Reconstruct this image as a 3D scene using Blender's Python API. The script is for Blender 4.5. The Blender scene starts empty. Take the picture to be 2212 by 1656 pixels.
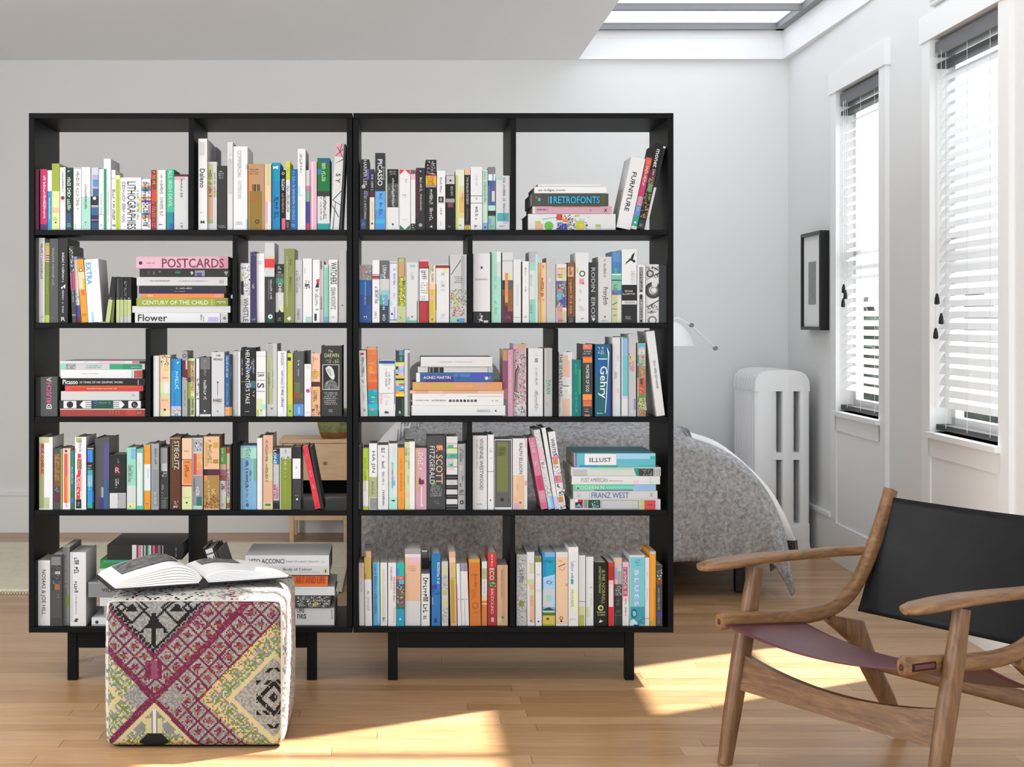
import bpy, bmesh, math, random
from mathutils import Vector, Matrix, Quaternion
# ---------------------------------------------------------------- camera, light, exposure
F = 3264.0; CX = 860.0; CY = 690.0; H = 1.224          # focal length in px, principal point, eye height
SC = bpy.context.scene
cam = bpy.data.objects.new('camera', bpy.data.cameras.new('camera')); SC.collection.objects.link(cam)
cam.location = (0, 0, H); cam.rotation_euler = (math.pi/2, 0, 0)
cam.data.sensor_width = 36; cam.data.lens = F/2212*36
cam.data.shift_x = (1106-CX)/2212; cam.data.shift_y = -(828-CY)/2212
cam.data.clip_start = .05; cam.data.clip_end = 200
SC.camera = cam
SC.view_settings.view_transform = 'Standard'; SC.view_settings.look = 'None'
SC.view_settings.gamma = 1; SC.view_settings.use_curve_mapping = False
SC.view_settings.exposure = 0.45
w = bpy.data.worlds.new('sky'); SC.world = w; w.use_nodes = True
w.node_tree.nodes['Background'].inputs[0].default_value = (.87, .94, 1, 1)
w.node_tree.nodes['Background'].inputs[1].default_value = 1.5
SUND = Vector((-1, -.57, -1.56)).normalized()
sl = bpy.data.lights.new('sun', 'SUN'); sl.energy = 14.0; sl.angle = math.radians(1.2); sl.color = (1, .985, .96)
so = bpy.data.objects.new('sun', sl); SC.collection.objects.link(so)
so.rotation_euler = SUND.to_track_quat('-Z', 'Y').to_euler(); so.location = (4, 8, 6)
# added soft fill lamps behind and to the left of the camera
def area(name, loc, tgt, sx, sy, e):
    l = bpy.data.lights.new(name, 'AREA'); l.shape = 'RECTANGLE'; l.size = sx; l.size_y = sy; l.energy = e; l.color = (.93, .965, 1)
    o = bpy.data.objects.new(name, l); SC.collection.objects.link(o); o.location = loc
    o.rotation_euler = (Vector(tgt)-Vector(loc)).to_track_quat('-Z', 'Y').to_euler()
area('window_light', (.6, -1.4, 1.5), (0, 6, 1.5), 3.6, 2.0, 45)
area('side_window_light', (-3.2, 3.6, 1.5), (3, 5.2, 1.6), 2.6, 1.8, 95)
# ---------------------------------------------------------------- helpers
random.seed(7)
def lin(c):
    c = c/255; return c/12.92 if c <= .04045 else ((c+.055)/1.055)**2.4
def rgb(h):
    if len(h) == 3: h = ''.join(x+x for x in h)
    return tuple(lin(int(h[i:i+2], 16)) for i in (0, 2, 4))+(1,)
MC = {}
def mat(h, rough=.55, spec=.35, noise=0, nscale=40, metal=0, bump=0, bscale=200):
    k = (h, rough, spec, noise, nscale, metal, bump, bscale)
    if k in MC: return MC[k]
    m = bpy.data.materials.new('m_'+h); m.use_nodes = True; nt = m.node_tree; b = nt.nodes['Principled BSDF']
    c = rgb(h); b.inputs['Base Color'].default_value = c; b.inputs['Roughness'].default_value = rough
    b.inputs['Specular IOR Level'].default_value = spec; b.inputs['Metallic'].default_value = metal
    tc = None
    if noise or bump:
        tc = nt.nodes.new('ShaderNodeTexCoord')
    if noise:
        n = nt.nodes.new('ShaderNodeTexNoise'); n.inputs['Scale'].default_value = nscale; n.inputs['Detail'].default_value = 4
        nt.links.new(tc.outputs['Object'], n.inputs['Vector'])
        r = nt.nodes.new('ShaderNodeValToRGB')
        r.color_ramp.elements[0].position = .3; r.color_ramp.elements[1].position = .7
        r.color_ramp.elements[0].color = tuple(x*(1-noise) for x in c[:3])+(1,)
        r.color_ramp.elements[1].color = tuple(min(1, x*(1+noise)) for x in c[:3])+(1,)
        nt.links.new(n.outputs['Fac'], r.inputs['Fac']); nt.links.new(r.outputs[0], b.inputs['Base Color'])
    if bump:
        n = nt.nodes.new('ShaderNodeTexNoise'); n.inputs['Scale'].default_value = bscale
        nt.links.new(tc.outputs['Object'], n.inputs['Vector'])
        bp = nt.nodes.new('ShaderNodeBump'); bp.inputs['Strength'].default_value = bump; bp.inputs['Distance'].default_value = .002
        nt.links.new(n.outputs['Fac'], bp.inputs['Height']); nt.links.new(bp.outputs[0], b.inputs['Normal'])
    MC[k] = m; return m
def wood(name, c1, c2, stretch, rough=.45, scale=6, rot=0, spec=.4, gen=False):
    m = bpy.data.materials.new(name); m.use_nodes = True; nt = m.node_tree; b = nt.nodes['Principled BSDF']
    tc = nt.nodes.new('ShaderNodeTexCoord'); mp = nt.nodes.new('ShaderNodeMapping'); mp.inputs['Scale'].default_value = stretch
    nt.links.new(tc.outputs['Object'], mp.inputs['Vector'])
    n = nt.nodes.new('ShaderNodeTexNoise'); n.inputs['Scale'].default_value = scale; n.inputs['Detail'].default_value = 8; n.inputs['Roughness'].default_value = .65
    n.inputs['Distortion'].default_value = .6
    nt.links.new(mp.outputs[0], n.inputs['Vector'])
    r = nt.nodes.new('ShaderNodeValToRGB'); r.color_ramp.elements[0].position = .32; r.color_ramp.elements[1].position = .68
    r.color_ramp.elements[0].color = rgb(c1); r.color_ramp.elements[1].color = rgb(c2)
    nt.links.new(n.outputs['Fac'], r.inputs['Fac']); nt.links.new(r.outputs[0], b.inputs['Base Color'])
    b.inputs['Roughness'].default_value = rough; b.inputs['Specular IOR Level'].default_value = spec
    bp = nt.nodes.new('ShaderNodeBump'); bp.inputs['Strength'].default_value = .15; bp.inputs['Distance'].default_value = .001
    nt.links.new(n.outputs['Fac'], bp.inputs['Height']); nt.links.new(bp.outputs[0], b.inputs['Normal'])
    return m
def link(o, parent=None):
    SC.collection.objects.link(o)
    if parent is not None: o.parent = parent
    return o
class MB:
    """collects polygons with material indices"""
    def __init__(s): s.v = []; s.f = []; s.m = []; s.mats = []
    def mi(s, m):
        if m not in s.mats: s.mats.append(m)
        return s.mats.index(m)
    def poly(s, pts, m, faces=None):
        i = len(s.v); s.v += [tuple(p) for p in pts]
        for f in (faces or [range(len(pts))]):
            s.f.append([i+k for k in f]); s.m.append(s.mi(m))
    def box(s, x0, x1, y0, y1, z0, z1, m, fn=None):
        p = [(x0,y0,z0),(x1,y0,z0),(x1,y1,z0),(x0,y1,z0),(x0,y0,z1),(x1,y0,z1),(x1,y1,z1),(x0,y1,z1)]
        if fn: p = [fn(*q) for q in p]
        s.poly(p, m, [(3,2,1,0),(4,5,6,7),(0,1,5,4),(1,2,6,5),(2,3,7,6),(3,0,4,7)])
    def tube(s, path, radii, m, n=10, up=(0,0,1), cap=True, sq=2.0):
        """sweep a superellipse section (ra, rb) along a path; ra across, rb along up"""
        P = [Vector(p) for p in path]; N = len(P); i0 = len(s.v); k = s.mi(m)
        for j, p in enumerate(P):
            t = (P[min(j+1, N-1)]-P[max(j-1, 0)]).normalized()
            a = t.cross(Vector(up)).normalized(); b = a.cross(t).normalized()
            r = radii[j] if isinstance(radii, list) else radii
            ra, rb = (r if isinstance(r, tuple) else (r, r))
            for q in range(n):
                th = 2*math.pi*(q+.5)/n; c, d = math.cos(th), math.sin(th)
                e = 2/sq; c = math.copysign(abs(c)**e, c); d = math.copysign(abs(d)**e, d)
                s.v.append(tuple(p+a*(ra*c)+b*(rb*d)))
        for j in range(N-1):
            for q in range(n):
                s.f.append([i0+j*n+q, i0+j*n+(q+1) % n, i0+(j+1)*n+(q+1) % n, i0+(j+1)*n+q]); s.m.append(k)
        if cap:
            s.f.append([i0+q for q in range(n)][::-1]); s.m.append(k)
            s.f.append([i0+(N-1)*n+q for q in range(n)]); s.m.append(k)
    def lathe(s, prof, c, m, n=24):
        i0 = len(s.v); k = s.mi(m)
        for r, z in prof:
            for q in range(n):
                t = 2*math.pi*q/n; s.v.append((c[0]+r*math.cos(t), c[1]+r*math.sin(t), c[2]+z))
        for j in range(len(prof)-1):
            for q in range(n):
                s.f.append([i0+j*n+q, i0+j*n+(q+1) % n, i0+(j+1)*n+(q+1) % n, i0+(j+1)*n+q]); s.m.append(k)
        s.f.append([i0+q for q in range(n)][::-1]); s.m.append(k)
        s.f.append([i0+(len(prof)-1)*n+q for q in range(n)]); s.m.append(k)
    def build(s, name, parent=None, bevel=0, smooth=False, seg=2):
        me = bpy.data.meshes.new(name); me.from_pydata(s.v, [], s.f)
        for m in s.mats: me.materials.append(m)
        me.polygons.foreach_set('material_index', s.m)
        me.validate(); me.update()
        if bevel or smooth:
            bm = bmesh.new(); bm.from_mesh(me)
            bmesh.ops.remove_doubles(bm, verts=bm.verts, dist=1e-6)
            bmesh.ops.recalc_face_normals(bm, faces=bm.faces)
            if bevel: bmesh.ops.bevel(bm, geom=bm.edges[:], offset=bevel, segments=seg, profile=.5, affect='EDGES', clamp_overlap=True)
            bm.to_mesh(me); bm.free()
            if smooth:
                for p in me.polygons: p.use_smooth = True
        return link(bpy.data.objects.new(name, me), parent)
def empty(name, loc=(0,0,0)):
    o = bpy.data.objects.new(name, None); o.location = loc; o.empty_display_size = .05; return link(o)
def tag(o, label, cat, group=None):
    o['label'] = label; o['category'] = cat
    if group: o['group'] = group
    return o
def struct(o): o['kind'] = 'structure'; return o
def px(x, Y): return (x-CX)*Y/F
def pz(y, Y): return H-(y-CY)*Y/F
def bx(name, parent, x0, x1, y0, y1, z0, z1, m, bevel=0, fn=None):
    b = MB(); b.box(x0, x1, y0, y1, z0, z1, m, fn); return b.build(name, parent, bevel)
def smooth_auto(o, ang=40):
    for p in o.data.polygons: p.use_smooth = True
    o.data.set_sharp_from_angle(angle=math.radians(ang))
    return o
# ---------------------------------------------------------------- setting
YB = 8.70; ZC = 2.717
WALL = mat('e9e9e8', .9, .1, bump=.15, bscale=300); CEIL = mat('f5f5f5', .95, .1); TRIM = mat('f0f0ef', .45, .35)
def WX(Y): return 2.247-.0184*(YB-Y)                      # inner face of the right wall
def wf(n, Y, z): return (WX(Y)+n, Y, z)                   # n = distance into the wall
struct(bx('wall_back', None, -3.3, 2.5, YB, YB+.15, 0, ZC+.3, WALL))
struct(bx('wall_left', None, -3.45, -3.3, 1.2, YB+.15, 0, ZC, WALL))
WIN = [(6.90, 7.62, .765, 2.37), (5.46, 6.20, .765, 2.37)]   # near Y, far Y, sill, head
b = MB(); ys = [1.2, WIN[1][0], WIN[1][1], WIN[0][0], WIN[0][1], YB]
TH = .12
for i in range(5):
    if i in (1, 3):
        b.box(0, TH, ys[i], ys[i+1], 0, .765, WALL, wf); b.box(0, TH, ys[i], ys[i+1], 2.37, ZC+.02, WALL, wf)
    else: b.box(0, TH, ys[i], ys[i+1], 0, ZC+.02, WALL, wf)
struct(b.build('wall_right'))
# ceiling with the skylight shaft
SX0, SX1, SY0, SY1 = 1.035, 2.205, 4.95, 8.66
b = MB(); t = .02
b.box(-3.4, SX0, 1.2, YB, ZC, ZC+.12, CEIL); b.box(SX1, 2.5, 1.2, YB, ZC, ZC+.12, CEIL)
b.box(SX0, SX1, 1.2, SY0, ZC, ZC+.12, CEIL); b.box(SX0, SX1, SY1, YB, ZC, ZC+.12, CEIL)
struct(b.build('ceiling'))
b = MB(); zt = 2.885
for x0, x1, y0, y1 in ((SX0-.05, SX0, SY0-.05, SY1+.02), (SX1, SX1+.05, SY0-.05, SY1+.02), (SX0, SX1, SY0-.05, SY0), (SX0, SX1, SY1, SY1+.02)):
    b.box(x0, x1, y0, y1, ZC+.1205, zt, CEIL)
struct(b.build('trim_1'))
sk = empty('window_3', (SX0, SY0, zt)); struct(sk)
GREY = mat('8a8a8c', .5, .4)
def loc(o): o.location = -Vector((SX0, SY0, zt)); return o
b = MB(); g = .045
b.box(SX0, SX1, SY1-g, SY1, zt-.005, zt+.05, GREY); b.box(SX0, SX1, SY0, SY0+g, zt-.005, zt+.05, GREY)
b.box(SX0, SX0+g*.6, SY0, SY1, zt-.005, zt+.05, GREY); b.box(SX1-g, SX1, SY0, SY1, zt-.005, zt+.05, GREY)
loc(b.build('window_frame', sk))
GLZ = bpy.data.materials.new('clear_glass'); GLZ.use_nodes = True
nt = GLZ.node_tree; nt.nodes.clear(); mo = nt.nodes.new('ShaderNodeOutputMaterial'); mx = nt.nodes.new('ShaderNodeMixShader')
tr = nt.nodes.new('ShaderNodeBsdfTransparent'); gl = nt.nodes.new('ShaderNodeBsdfGlossy'); gl.inputs['Roughness'].default_value = .02
mx.inputs[0].default_value = .05; nt.links.new(tr.outputs[0], mx.inputs[1]); nt.links.new(gl.outputs[0], mx.inputs[2]); nt.links.new(mx.outputs[0], mo.inputs[0])
yb = [SY1-.56*k for k in range(1, 7)]
for y in yb: loc(bx('glazing_bar', sk, SX0, SX1, y-.02, y+.02, zt-.004, zt+.045, GREY))
e = [SY1]+yb+[SY0]
MILK = bpy.data.materials.new('milky_glass'); MILK.use_nodes = True; nt = MILK.node_tree; nt.nodes.clear()
mo = nt.nodes.new('ShaderNodeOutputMaterial'); mx = nt.nodes.new('ShaderNodeMixShader'); tl = nt.nodes.new('ShaderNodeBsdfTranslucent'); tl.inputs[0].default_value = (.55, .56, .58, 1)
gl = nt.nodes.new('ShaderNodeBsdfGlossy'); gl.inputs['Roughness'].default_value = .3; mx.inputs[0].default_value = .06
nt.links.new(tl.outputs[0], mx.inputs[1]); nt.links.new(gl.outputs[0], mx.inputs[2]); nt.links.new(mx.outputs[0], mo.inputs[0])
for a, c in zip(e[:-1], e[1:]): loc(bx('pane', sk, SX0+.02, SX1-.02, c+.015, a-.015, zt+.03, zt+.036, MILK if a > 6.5 else GLZ))
# floorboards
FM = [wood('oak_board_%d' % i, a, c, (1.2, 14, 14), .32, 5, spec=.5) for i, (a, c) in enumerate((('a27a50', 'b99268'), ('aa825a', 'c29c73'), ('9b744c', 'b28b62'), ('ae875f', 'c6a078')))]
DARK = mat('2a1c12', .8, .1)
fl = struct(bx('floor', None, -3.4, 2.5, .4, YB+.1, -.06, -.012, DARK))
def board(bm, x0, x1, y0, y1, m):
    g = .0006; h = -random.random()*.0006
    bm.box(x0+g, x1-g, y0+g, y1-g, -.013, h, m)
BW = .0825
def rows(ya, yb_, xa, xb, single):
    far = MB(); y = ya; n = 0
    while y < yb_-.001:
        x = xa-random.random()*1.2
        while x < xb:
            L = random.uniform(.7, 1.9); m = random.choice(FM); x1 = min(x+L, xb)
            if single:
                q = MB(); board(q, max(x, xa), x1, y, y+BW, m); q.build('plank', fl); n += 1
            else: board(far, max(x, xa), x1, y, min(y+BW, yb_), m)
            x += L
        y += BW
    if not single:
        o = far.build('planks', fl); o['kind'] = 'stuff'
    return y
ye = rows(4.0, 5.9, -1.75, 2.24, True)
rows(ye, YB, -3.3, 2.24, False); rows(.45, 4.0, -3.3, 2.24, False); rows(4.0, ye, -3.3, -1.75, False)
# skirting boards
b = MB(); b.box(-3.3, 2.247, YB-.02, YB, 0, .215, TRIM); b.box(-3.3, 2.247, YB-.028, YB, .215, .232, TRIM); struct(b.build('baseboard_back'))
b = MB(); n0 = 1.2
for a, c in ((1.2, 5.36), (6.30, 6.80), (7.72, 8.67)):
    b.box(-.02, 0, a, c, 0, .215, TRIM, wf); b.box(-.028, 0, a, c, .215, .232, TRIM, wf)
struct(b.build('baseboard_right'))
# ---------------------------------------------------------------- side windows, casings, blinds
SLAT = mat('f2f2f2', .5, .3); HR = mat('66666a', .5, .4); BLK = mat('0c0c0d', .5, .4); CORD = mat('d8d8d8', .8, .1)
for wi, (y0, y1, z0, z1) in enumerate(WIN):
    wn = struct(empty('window_%d' % (wi+1), (WX(y0), y0, z0))); of = -Vector(wn.location)
    def put(o): o.location = of; return o
    b = MB(); k = .10; P = -.02
    b.box(P, 0, y0-k, y0, 0, z1, TRIM, wf); b.box(P, 0, y1, y1+k, 0, z1, TRIM, wf)
    b.box(P-.008, 0, y0-k-.012, y1+k+.012, z1, z1+.11, TRIM, wf)
    b.box(-.012, 0, y0, y1, .06, z0-.10, TRIM, wf)
    b.box(P, 0, y0, y1, 0, .2, TRIM, wf)
    put(b.build('casing', wn))
    b = MB(); b.box(-.04, .07, y0-.02, y1+.02, z0-.022, z0, TRIM, wf); b.box(P, 0, y0-.02, y1+.02, z0-.10, z0-.024, TRIM, wf)
    put(b.build('window_sill', wn))
    b = MB(); zm = (z0+z1)/2
    for a, c, d, e_ in ((y0, y0+.045, z0, z1), (y1-.045, y1, z0, z1), (y0, y1, z0, z0+.06), (y0, y1, z1-.05, z1), (y0, y1, zm-.02, zm+.02)):
        b.box(.07, .105, a, c, d, e_, TRIM, wf)
    put(b.build('sash', wn))
    for a, c in ((z0+.06, zm-.02), (zm+.02, z1-.05)):
        q = MB(); q.box(.085, .089, y0+.04, y1-.04, a, c, GLZ, wf); put(q.build('pane', wn))
    # blind
    bl = empty('window_blind', (WX(y0)+.03, y0, z1)); ob = -Vector(bl.location)
    tag(bl, ('white slatted blind in the far window, beside the framed picture' if wi == 0 else 'white slatted blind in the near window, with ribbed shade above'), 'blind', 'slatted blinds in the side windows')
    def pb(o): o.location = ob; return o
    m0, m1 = y0+.012, y1-.012; zt2 = z1-.012
    q = MB(); q.box(-.002, .055, m0, m1, zt2-.062, zt2, HR, wf); pb(q.build('headrail', bl, .003))
    q = MB(); q.box(.004, .05, m0, m1, zt2-.108, zt2-.088, BLK, wf); pb(q.build('top_slat', bl))
    z = zt2-.15; A = math.radians(57 if wi else 30); hw = .025; c, s_ = math.cos(A)*hw, math.sin(A)*hw; n = 0; sm = None
    ns = int((z-z0-.05)/.0455)
    q = MB(); T = .0013
    q.poly([wf(.027-c, m0, -s_), wf(.027, m0, .004), wf(.027+c, m0, s_), wf(.027+c, m1, s_), wf(.027, m1, .004), wf(.027-c, m1, -s_),
            wf(.027-c, m0, -s_-T), wf(.027, m0, .004-T*2), wf(.027+c, m0, s_-T), wf(.027+c, m1, s_-T), wf(.027, m1, .004-T*2), wf(.027-c, m1, -s_-T)], SLAT,
           [(0,1,4,5),(1,2,3,4),(6,11,10,7),(7,10,9,8),(0,5,11,6),(2,8,9,3),(0,6,7,1),(1,7,8,2),(5,4,10,11),(4,3,9,10)])
    first = q.build('slat', bl); first.location = ob+Vector((0, 0, z))
    for i in range(1, ns):
        d = bpy.data.objects.new('slat', first.data); link(d, bl); d.location = ob+Vector((0, 0, z-.0455*i))
    q = MB(); zb = z0+.022; q.box(.002, .052, m0, m1, zb-.012, zb+.010, BLK, wf); pb(q.build('bottom_rail', bl, .002))
    for yy in (m0+.12, m1-.12, (m0+m1)/2):
        q = MB(); q.box(.0005, .0018, yy-.0012, yy+.0012, zb, zt2-.06, CORD, wf); pb(q.build('ladder_cord', bl))
    for j, (yy, zz) in enumerate((( m1-.05, 1.33), (m1-.10, 1.25), (m1-.035, 1.19)) if wi else ((m1-.10, 1.40), (m1-.13, 1.37), (m1-.09, 1.33))):
        q = MB(); q.box(-.0115, -.010, yy-.0008, yy+.0008, zz, zt2-.05, CORD, wf); cd = pb(q.build('pull_cord', bl))
        q = MB(); p = wf(-.0108, yy, zz-.045); q.lathe([(.005, 0), (.011, .004), (.009, .026), (.004, .045)], p, BLK, 10); cd2 = q.build('tassel', cd); cd2.location = (0, 0, 0)
# garden outside the side windows
struct(bx('ground', None, 2.7, 14, 3, 24, -.12, -.02, mat('9a9a98', .9, .1)))
for k, (sx_, sy_, hh, rr) in enumerate(((5.0, 13.1, 1.55, .42), (5.0, 16.4, 1.6, .40))):
    rn = random.Random(k); bq = MB(); SH = mat('39423a', .9, .1, noise=.3, nscale=8); n = 26; m_ = 30; i0 = 0
    for j in range(m_+1):
        t = j/m_; r = rr*math.sin(min(1, t*1.25+.12)*math.pi/1.0*.5)*(1-t**3.2)
        for i in range(n):
            r2 = max(.004, r)*(1+rn.uniform(-.22, .22)); th = 6.2832*i/n+rn.uniform(-.06, .06); bq.v.append((r2*math.cos(th), r2*math.sin(th), t*hh+rn.uniform(-.01, .01)*(1 if 0 < j < m_ else 0)))
    for j in range(m_):
        for i in range(n): bq.f.append([j*n+i, j*n+(i+1) % n, (j+1)*n+(i+1) % n, (j+1)*n+i]); bq.m.append(bq.mi(SH))
    q = bq.build('garden_shrub'); q.location = (sx_, sy_, -.02); tag(q, 'dark conical shrub outside, seen through the slats of the '+('near' if k == 0 else 'far')+' window', 'shrub')
# ribbed shade above the near window
b = MB(); zz = 2.52
RB = mat('e6e6e4', .9, .1)
y0, y1 = WIN[1][:2]
o = empty('ribbed_shade', (WX(y0), y0, 2.5)); tag(o, 'white ribbed fabric shade above the near window blind', 'shade')
for i in range(10):
    q = MB(); z = 2.515+i*.0185; q.tube([wf(-.012, y0-.005, z), wf(-.012, y1+.005, z)], (.009, .0095), RB, 8); r = q.build('rib', o); r.location = -Vector(o.location)
# ---------------------------------------------------------------- framed picture on the right wall
o = empty('framed_picture', (WX(7.81), 7.81, 1.169)); tag(o, 'small black framed picture with white mat on the right wall', 'picture')
ya, yb2, za, zb = 7.815, 8.215, 1.169, 1.686; FB = mat('141414', .4, .4)
b = MB(); k = .018
for a, c, d, e_ in ((ya, ya+k, za, zb), (yb2-k, yb2, za, zb), (ya+k, yb2-k, za, za+k), (ya+k, yb2-k, zb-k, zb)): b.box(-.05, -.001, a, c, d, e_, FB, wf)
b.build('frame', o).location = -Vector(o.location)
b = MB(); b.box(-.036, -.03, ya+k, yb2-k, za+k, zb-k, mat('f0f0ee', .9, .1), wf); b.build('mat_board', o).location = -Vector(o.location)
b = MB(); b.box(-.0375, -.0362, ya+.13, yb2-.12, za+.135, zb-.155, mat('9c9c9c', .9, .1, noise=.12, nscale=30), wf); b.build('print', o).location = -Vector(o.location)
# ---------------------------------------------------------------- radiator
RY = 7.99; o = empty('radiator', (2.03, RY, 0)); tag(o, 'tall white column radiator standing below the framed picture', 'radiator')
RW = mat('eeeeee', .35, .5)
def X(x): return px(x, RY)
def Zr(y): return pz(y, RY)
def section(yc):
    b = MB(); t = .024
    cols = ((1631, 1679), (1689, 1717), (1727, 1750))
    for i, (a, c) in enumerate(cols):
        xm = (X(a)+X(c))/2; rw = (X(c)-X(a))/2
        b.tube([(xm, yc, Zr(1160)), (xm, yc, Zr(835 if i != 1 else 812))], (rw, t), RW, 12, up=(0, 1, 0), sq=3)
    prof = []
    for k in range(13):
        th = math.pi*k/12; prof.append((X(1690.5)+(X(1750)-X(1690.5))*math.copysign(abs(math.cos(th))**.55, math.cos(th)), Zr(845)+(Zr(799)-Zr(845))*math.sin(th)**.6))
    n = len(prof); pts = [(x, yc-t*.95, z) for x, z in prof]+[(x, yc+t*.95, z) for x, z in prof]
    b.poly(pts, RW, [list(range(n))[::-1], list(range(n, 2*n))]+[(i, i+1, n+i+1, n+i) for i in range(n-1)]+[(n-1, 0, n, 2*n-1)])
    b.box(X(1640), X(1745), yc-t*.9, yc+t*.9, Zr(993), Zr(977), RW)
    b.box(X(1633), X(1749), yc-t*.92, yc+t*.92, Zr(1166), Zr(1130), RW)
    for a, c, e_ in ((1636, 1656, -6), (1722, 1748, 4)):
        b.poly([(X(a), yc-t*.8, Zr(1160)), (X(c), yc-t*.8, Zr(1160)), (X(c+e_), yc-t*.8, 0), (X(a+e_), yc-t*.8, 0),
                (X(a), yc+t*.8, Zr(1160)), (X(c), yc+t*.8, Zr(1160)), (X(c+e_), yc+t*.8, 0), (X(a+e_), yc+t*.8, 0)], RW,
               [(0,1,2,3),(7,6,5,4),(0,3,7,4),(1,5,6,2),(0,4,5,1),(3,2,6,7)])
    return smooth_auto(b.build('section', o), 35)
for k in range(9):
    s = section(RY+.026+k*.058) if k == 0 else link(bpy.data.objects.new('section', s.data), o)
    s.location = Vector((-2.03, -RY+k*.058, 0))
# ---------------------------------------------------------------- reading lamp by the bed
o = empty('reading_lamp', (px(1545, 8.3), 8.3, 0)); tag(o, 'thin white standing lamp with hinged arm behind the bed', 'lamp')
LW = mat('f0f0f0', .4, .4); x0 = px(1545, 8.3); z0 = pz(752, 8.3); of = -Vector(o.location)
b = MB(); b.tube([(x0, 8.3, .02), (x0, 8.3, z0)], .0065, LW, 10); b.build('pole', o, smooth=False).location = of
b = MB(); b.lathe([(.11, 0), (.11, .012), (.02, .022), (.01, .03)], (x0, 8.3, 0), LW, 24); b.build('base', o).location = of
b = MB(); pts = [(x0, 8.3, z0), (px(1492, 8.3), 8.28, pz(702, 8.3)), (px(1462, 8.3), 8.26, pz(686, 8.3)), (px(1445, 8.3), 8.25, pz(690, 8.3))]
b.tube(pts, .0055, LW, 8, up=(0, 1, 0)); b.build('arm', o).location = of
for p in (pts[0], pts[1]):
    b = MB(); b.tube([(p[0], p[1]-.016, p[2]), (p[0], p[1]+.016, p[2])], .012, mat('777777', .3, .5, metal=.8), 12); b.build('hinge', o).location = of
b = MB(); c = (px(1450, 8.3), 8.25, pz(746, 8.3)); b.lathe([(.118, 0), (.112, .012), (.095, .055), (.07, .09), (.04, .118), (.012, .132)], c, LW, 28); smooth_auto(b.build('lamp_shade', o)).location = of
# ---------------------------------------------------------------- bed
def grid(name, nx, ny, fn, m, parent=None, thick=.012, closed=False):
    v = [fn(i/nx, j/ny) for j in range(ny+1) for i in range(nx+1)]
    f = [(j*(nx+1)+i, j*(nx+1)+i+1, (j+1)*(nx+1)+i+1, (j+1)*(nx+1)+i) for j in range(ny) for i in range(nx)]
    me = bpy.data.meshes.new(name); me.from_pydata(v, [], f); me.materials.append(m); me.update()
    for p in me.polygons: p.use_smooth = True
    o = link(bpy.data.objects.new(name, me), parent)
    if thick:
        bm = bmesh.new(); bm.from_mesh(me); bmesh.ops.recalc_face_normals(bm, faces=bm.faces)
        bmesh.ops.solidify(bm, geom=bm.faces[:], thickness=thick); bm.to_mesh(me); bm.free()
        for p in me.polygons: p.use_smooth = True
    return o
bed = empty('bed', (.77, 6.75, 0)); tag(bed, 'low double bed on black legs standing behind the right bookcase', 'bed'); of = -Vector(bed.location)
bx('bed_frame', bed, -.08, 1.62, 6.78, 8.6, .15, .26, mat('2b2b2d', .6, .3), .01).location = of
bx('mattress', bed, -.05, 1.59, 6.80, 8.55, .262, .48, mat('e8e8e6', .9, .1), .03).location = of
for x in (.02, 1.535):
    for y in (6.80, 8.45): bx('leg', bed, x-.022, x+.022, y-.022, y+.022, 0, .149, BLK, .004).location = of
GQ = bpy.data.materials.new('grey_quilt'); GQ.use_nodes = True; nt = GQ.node_tree; pb_ = nt.nodes['Principled BSDF']; pb_.inputs['Roughness'].default_value = .95; pb_.inputs['Specular IOR Level'].default_value = .1
tc = nt.nodes.new('ShaderNodeTexCoord'); n1 = nt.nodes.new('ShaderNodeTexNoise'); n1.inputs['Scale'].default_value = 55; n1.inputs['Detail'].default_value = 6; n1.inputs['Roughness'].default_value = .75
nt.links.new(tc.outputs['Object'], n1.inputs['Vector']); cr = nt.nodes.new('ShaderNodeValToRGB'); cr.color_ramp.elements[0].position = .36; cr.color_ramp.elements[1].position = .66
cr.color_ramp.elements[0].color = rgb('858587'); cr.color_ramp.elements[1].color = rgb('c6c6c7'); nt.links.new(n1.outputs['Fac'], cr.inputs['Fac']); nt.links.new(cr.outputs[0], pb_.inputs['Base Color'])
def crest(q, w=.56, p=4, e=.55): return w*max(0, 1-abs(q)**p)**e
def duvz(x, y):
    t = max(0, (y-7.02)/1.35); q = (x-.77)/((1.08 if x > .77 else .975)*(1-.1*t)); end = min(1, t/.10, (1-t)/.1) if 0 < t < 1 else 0
    return .20+crest(q, .55, 3.2 if q > 0 else 11, .62)*((1-(1-end)**2)**.5)
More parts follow.
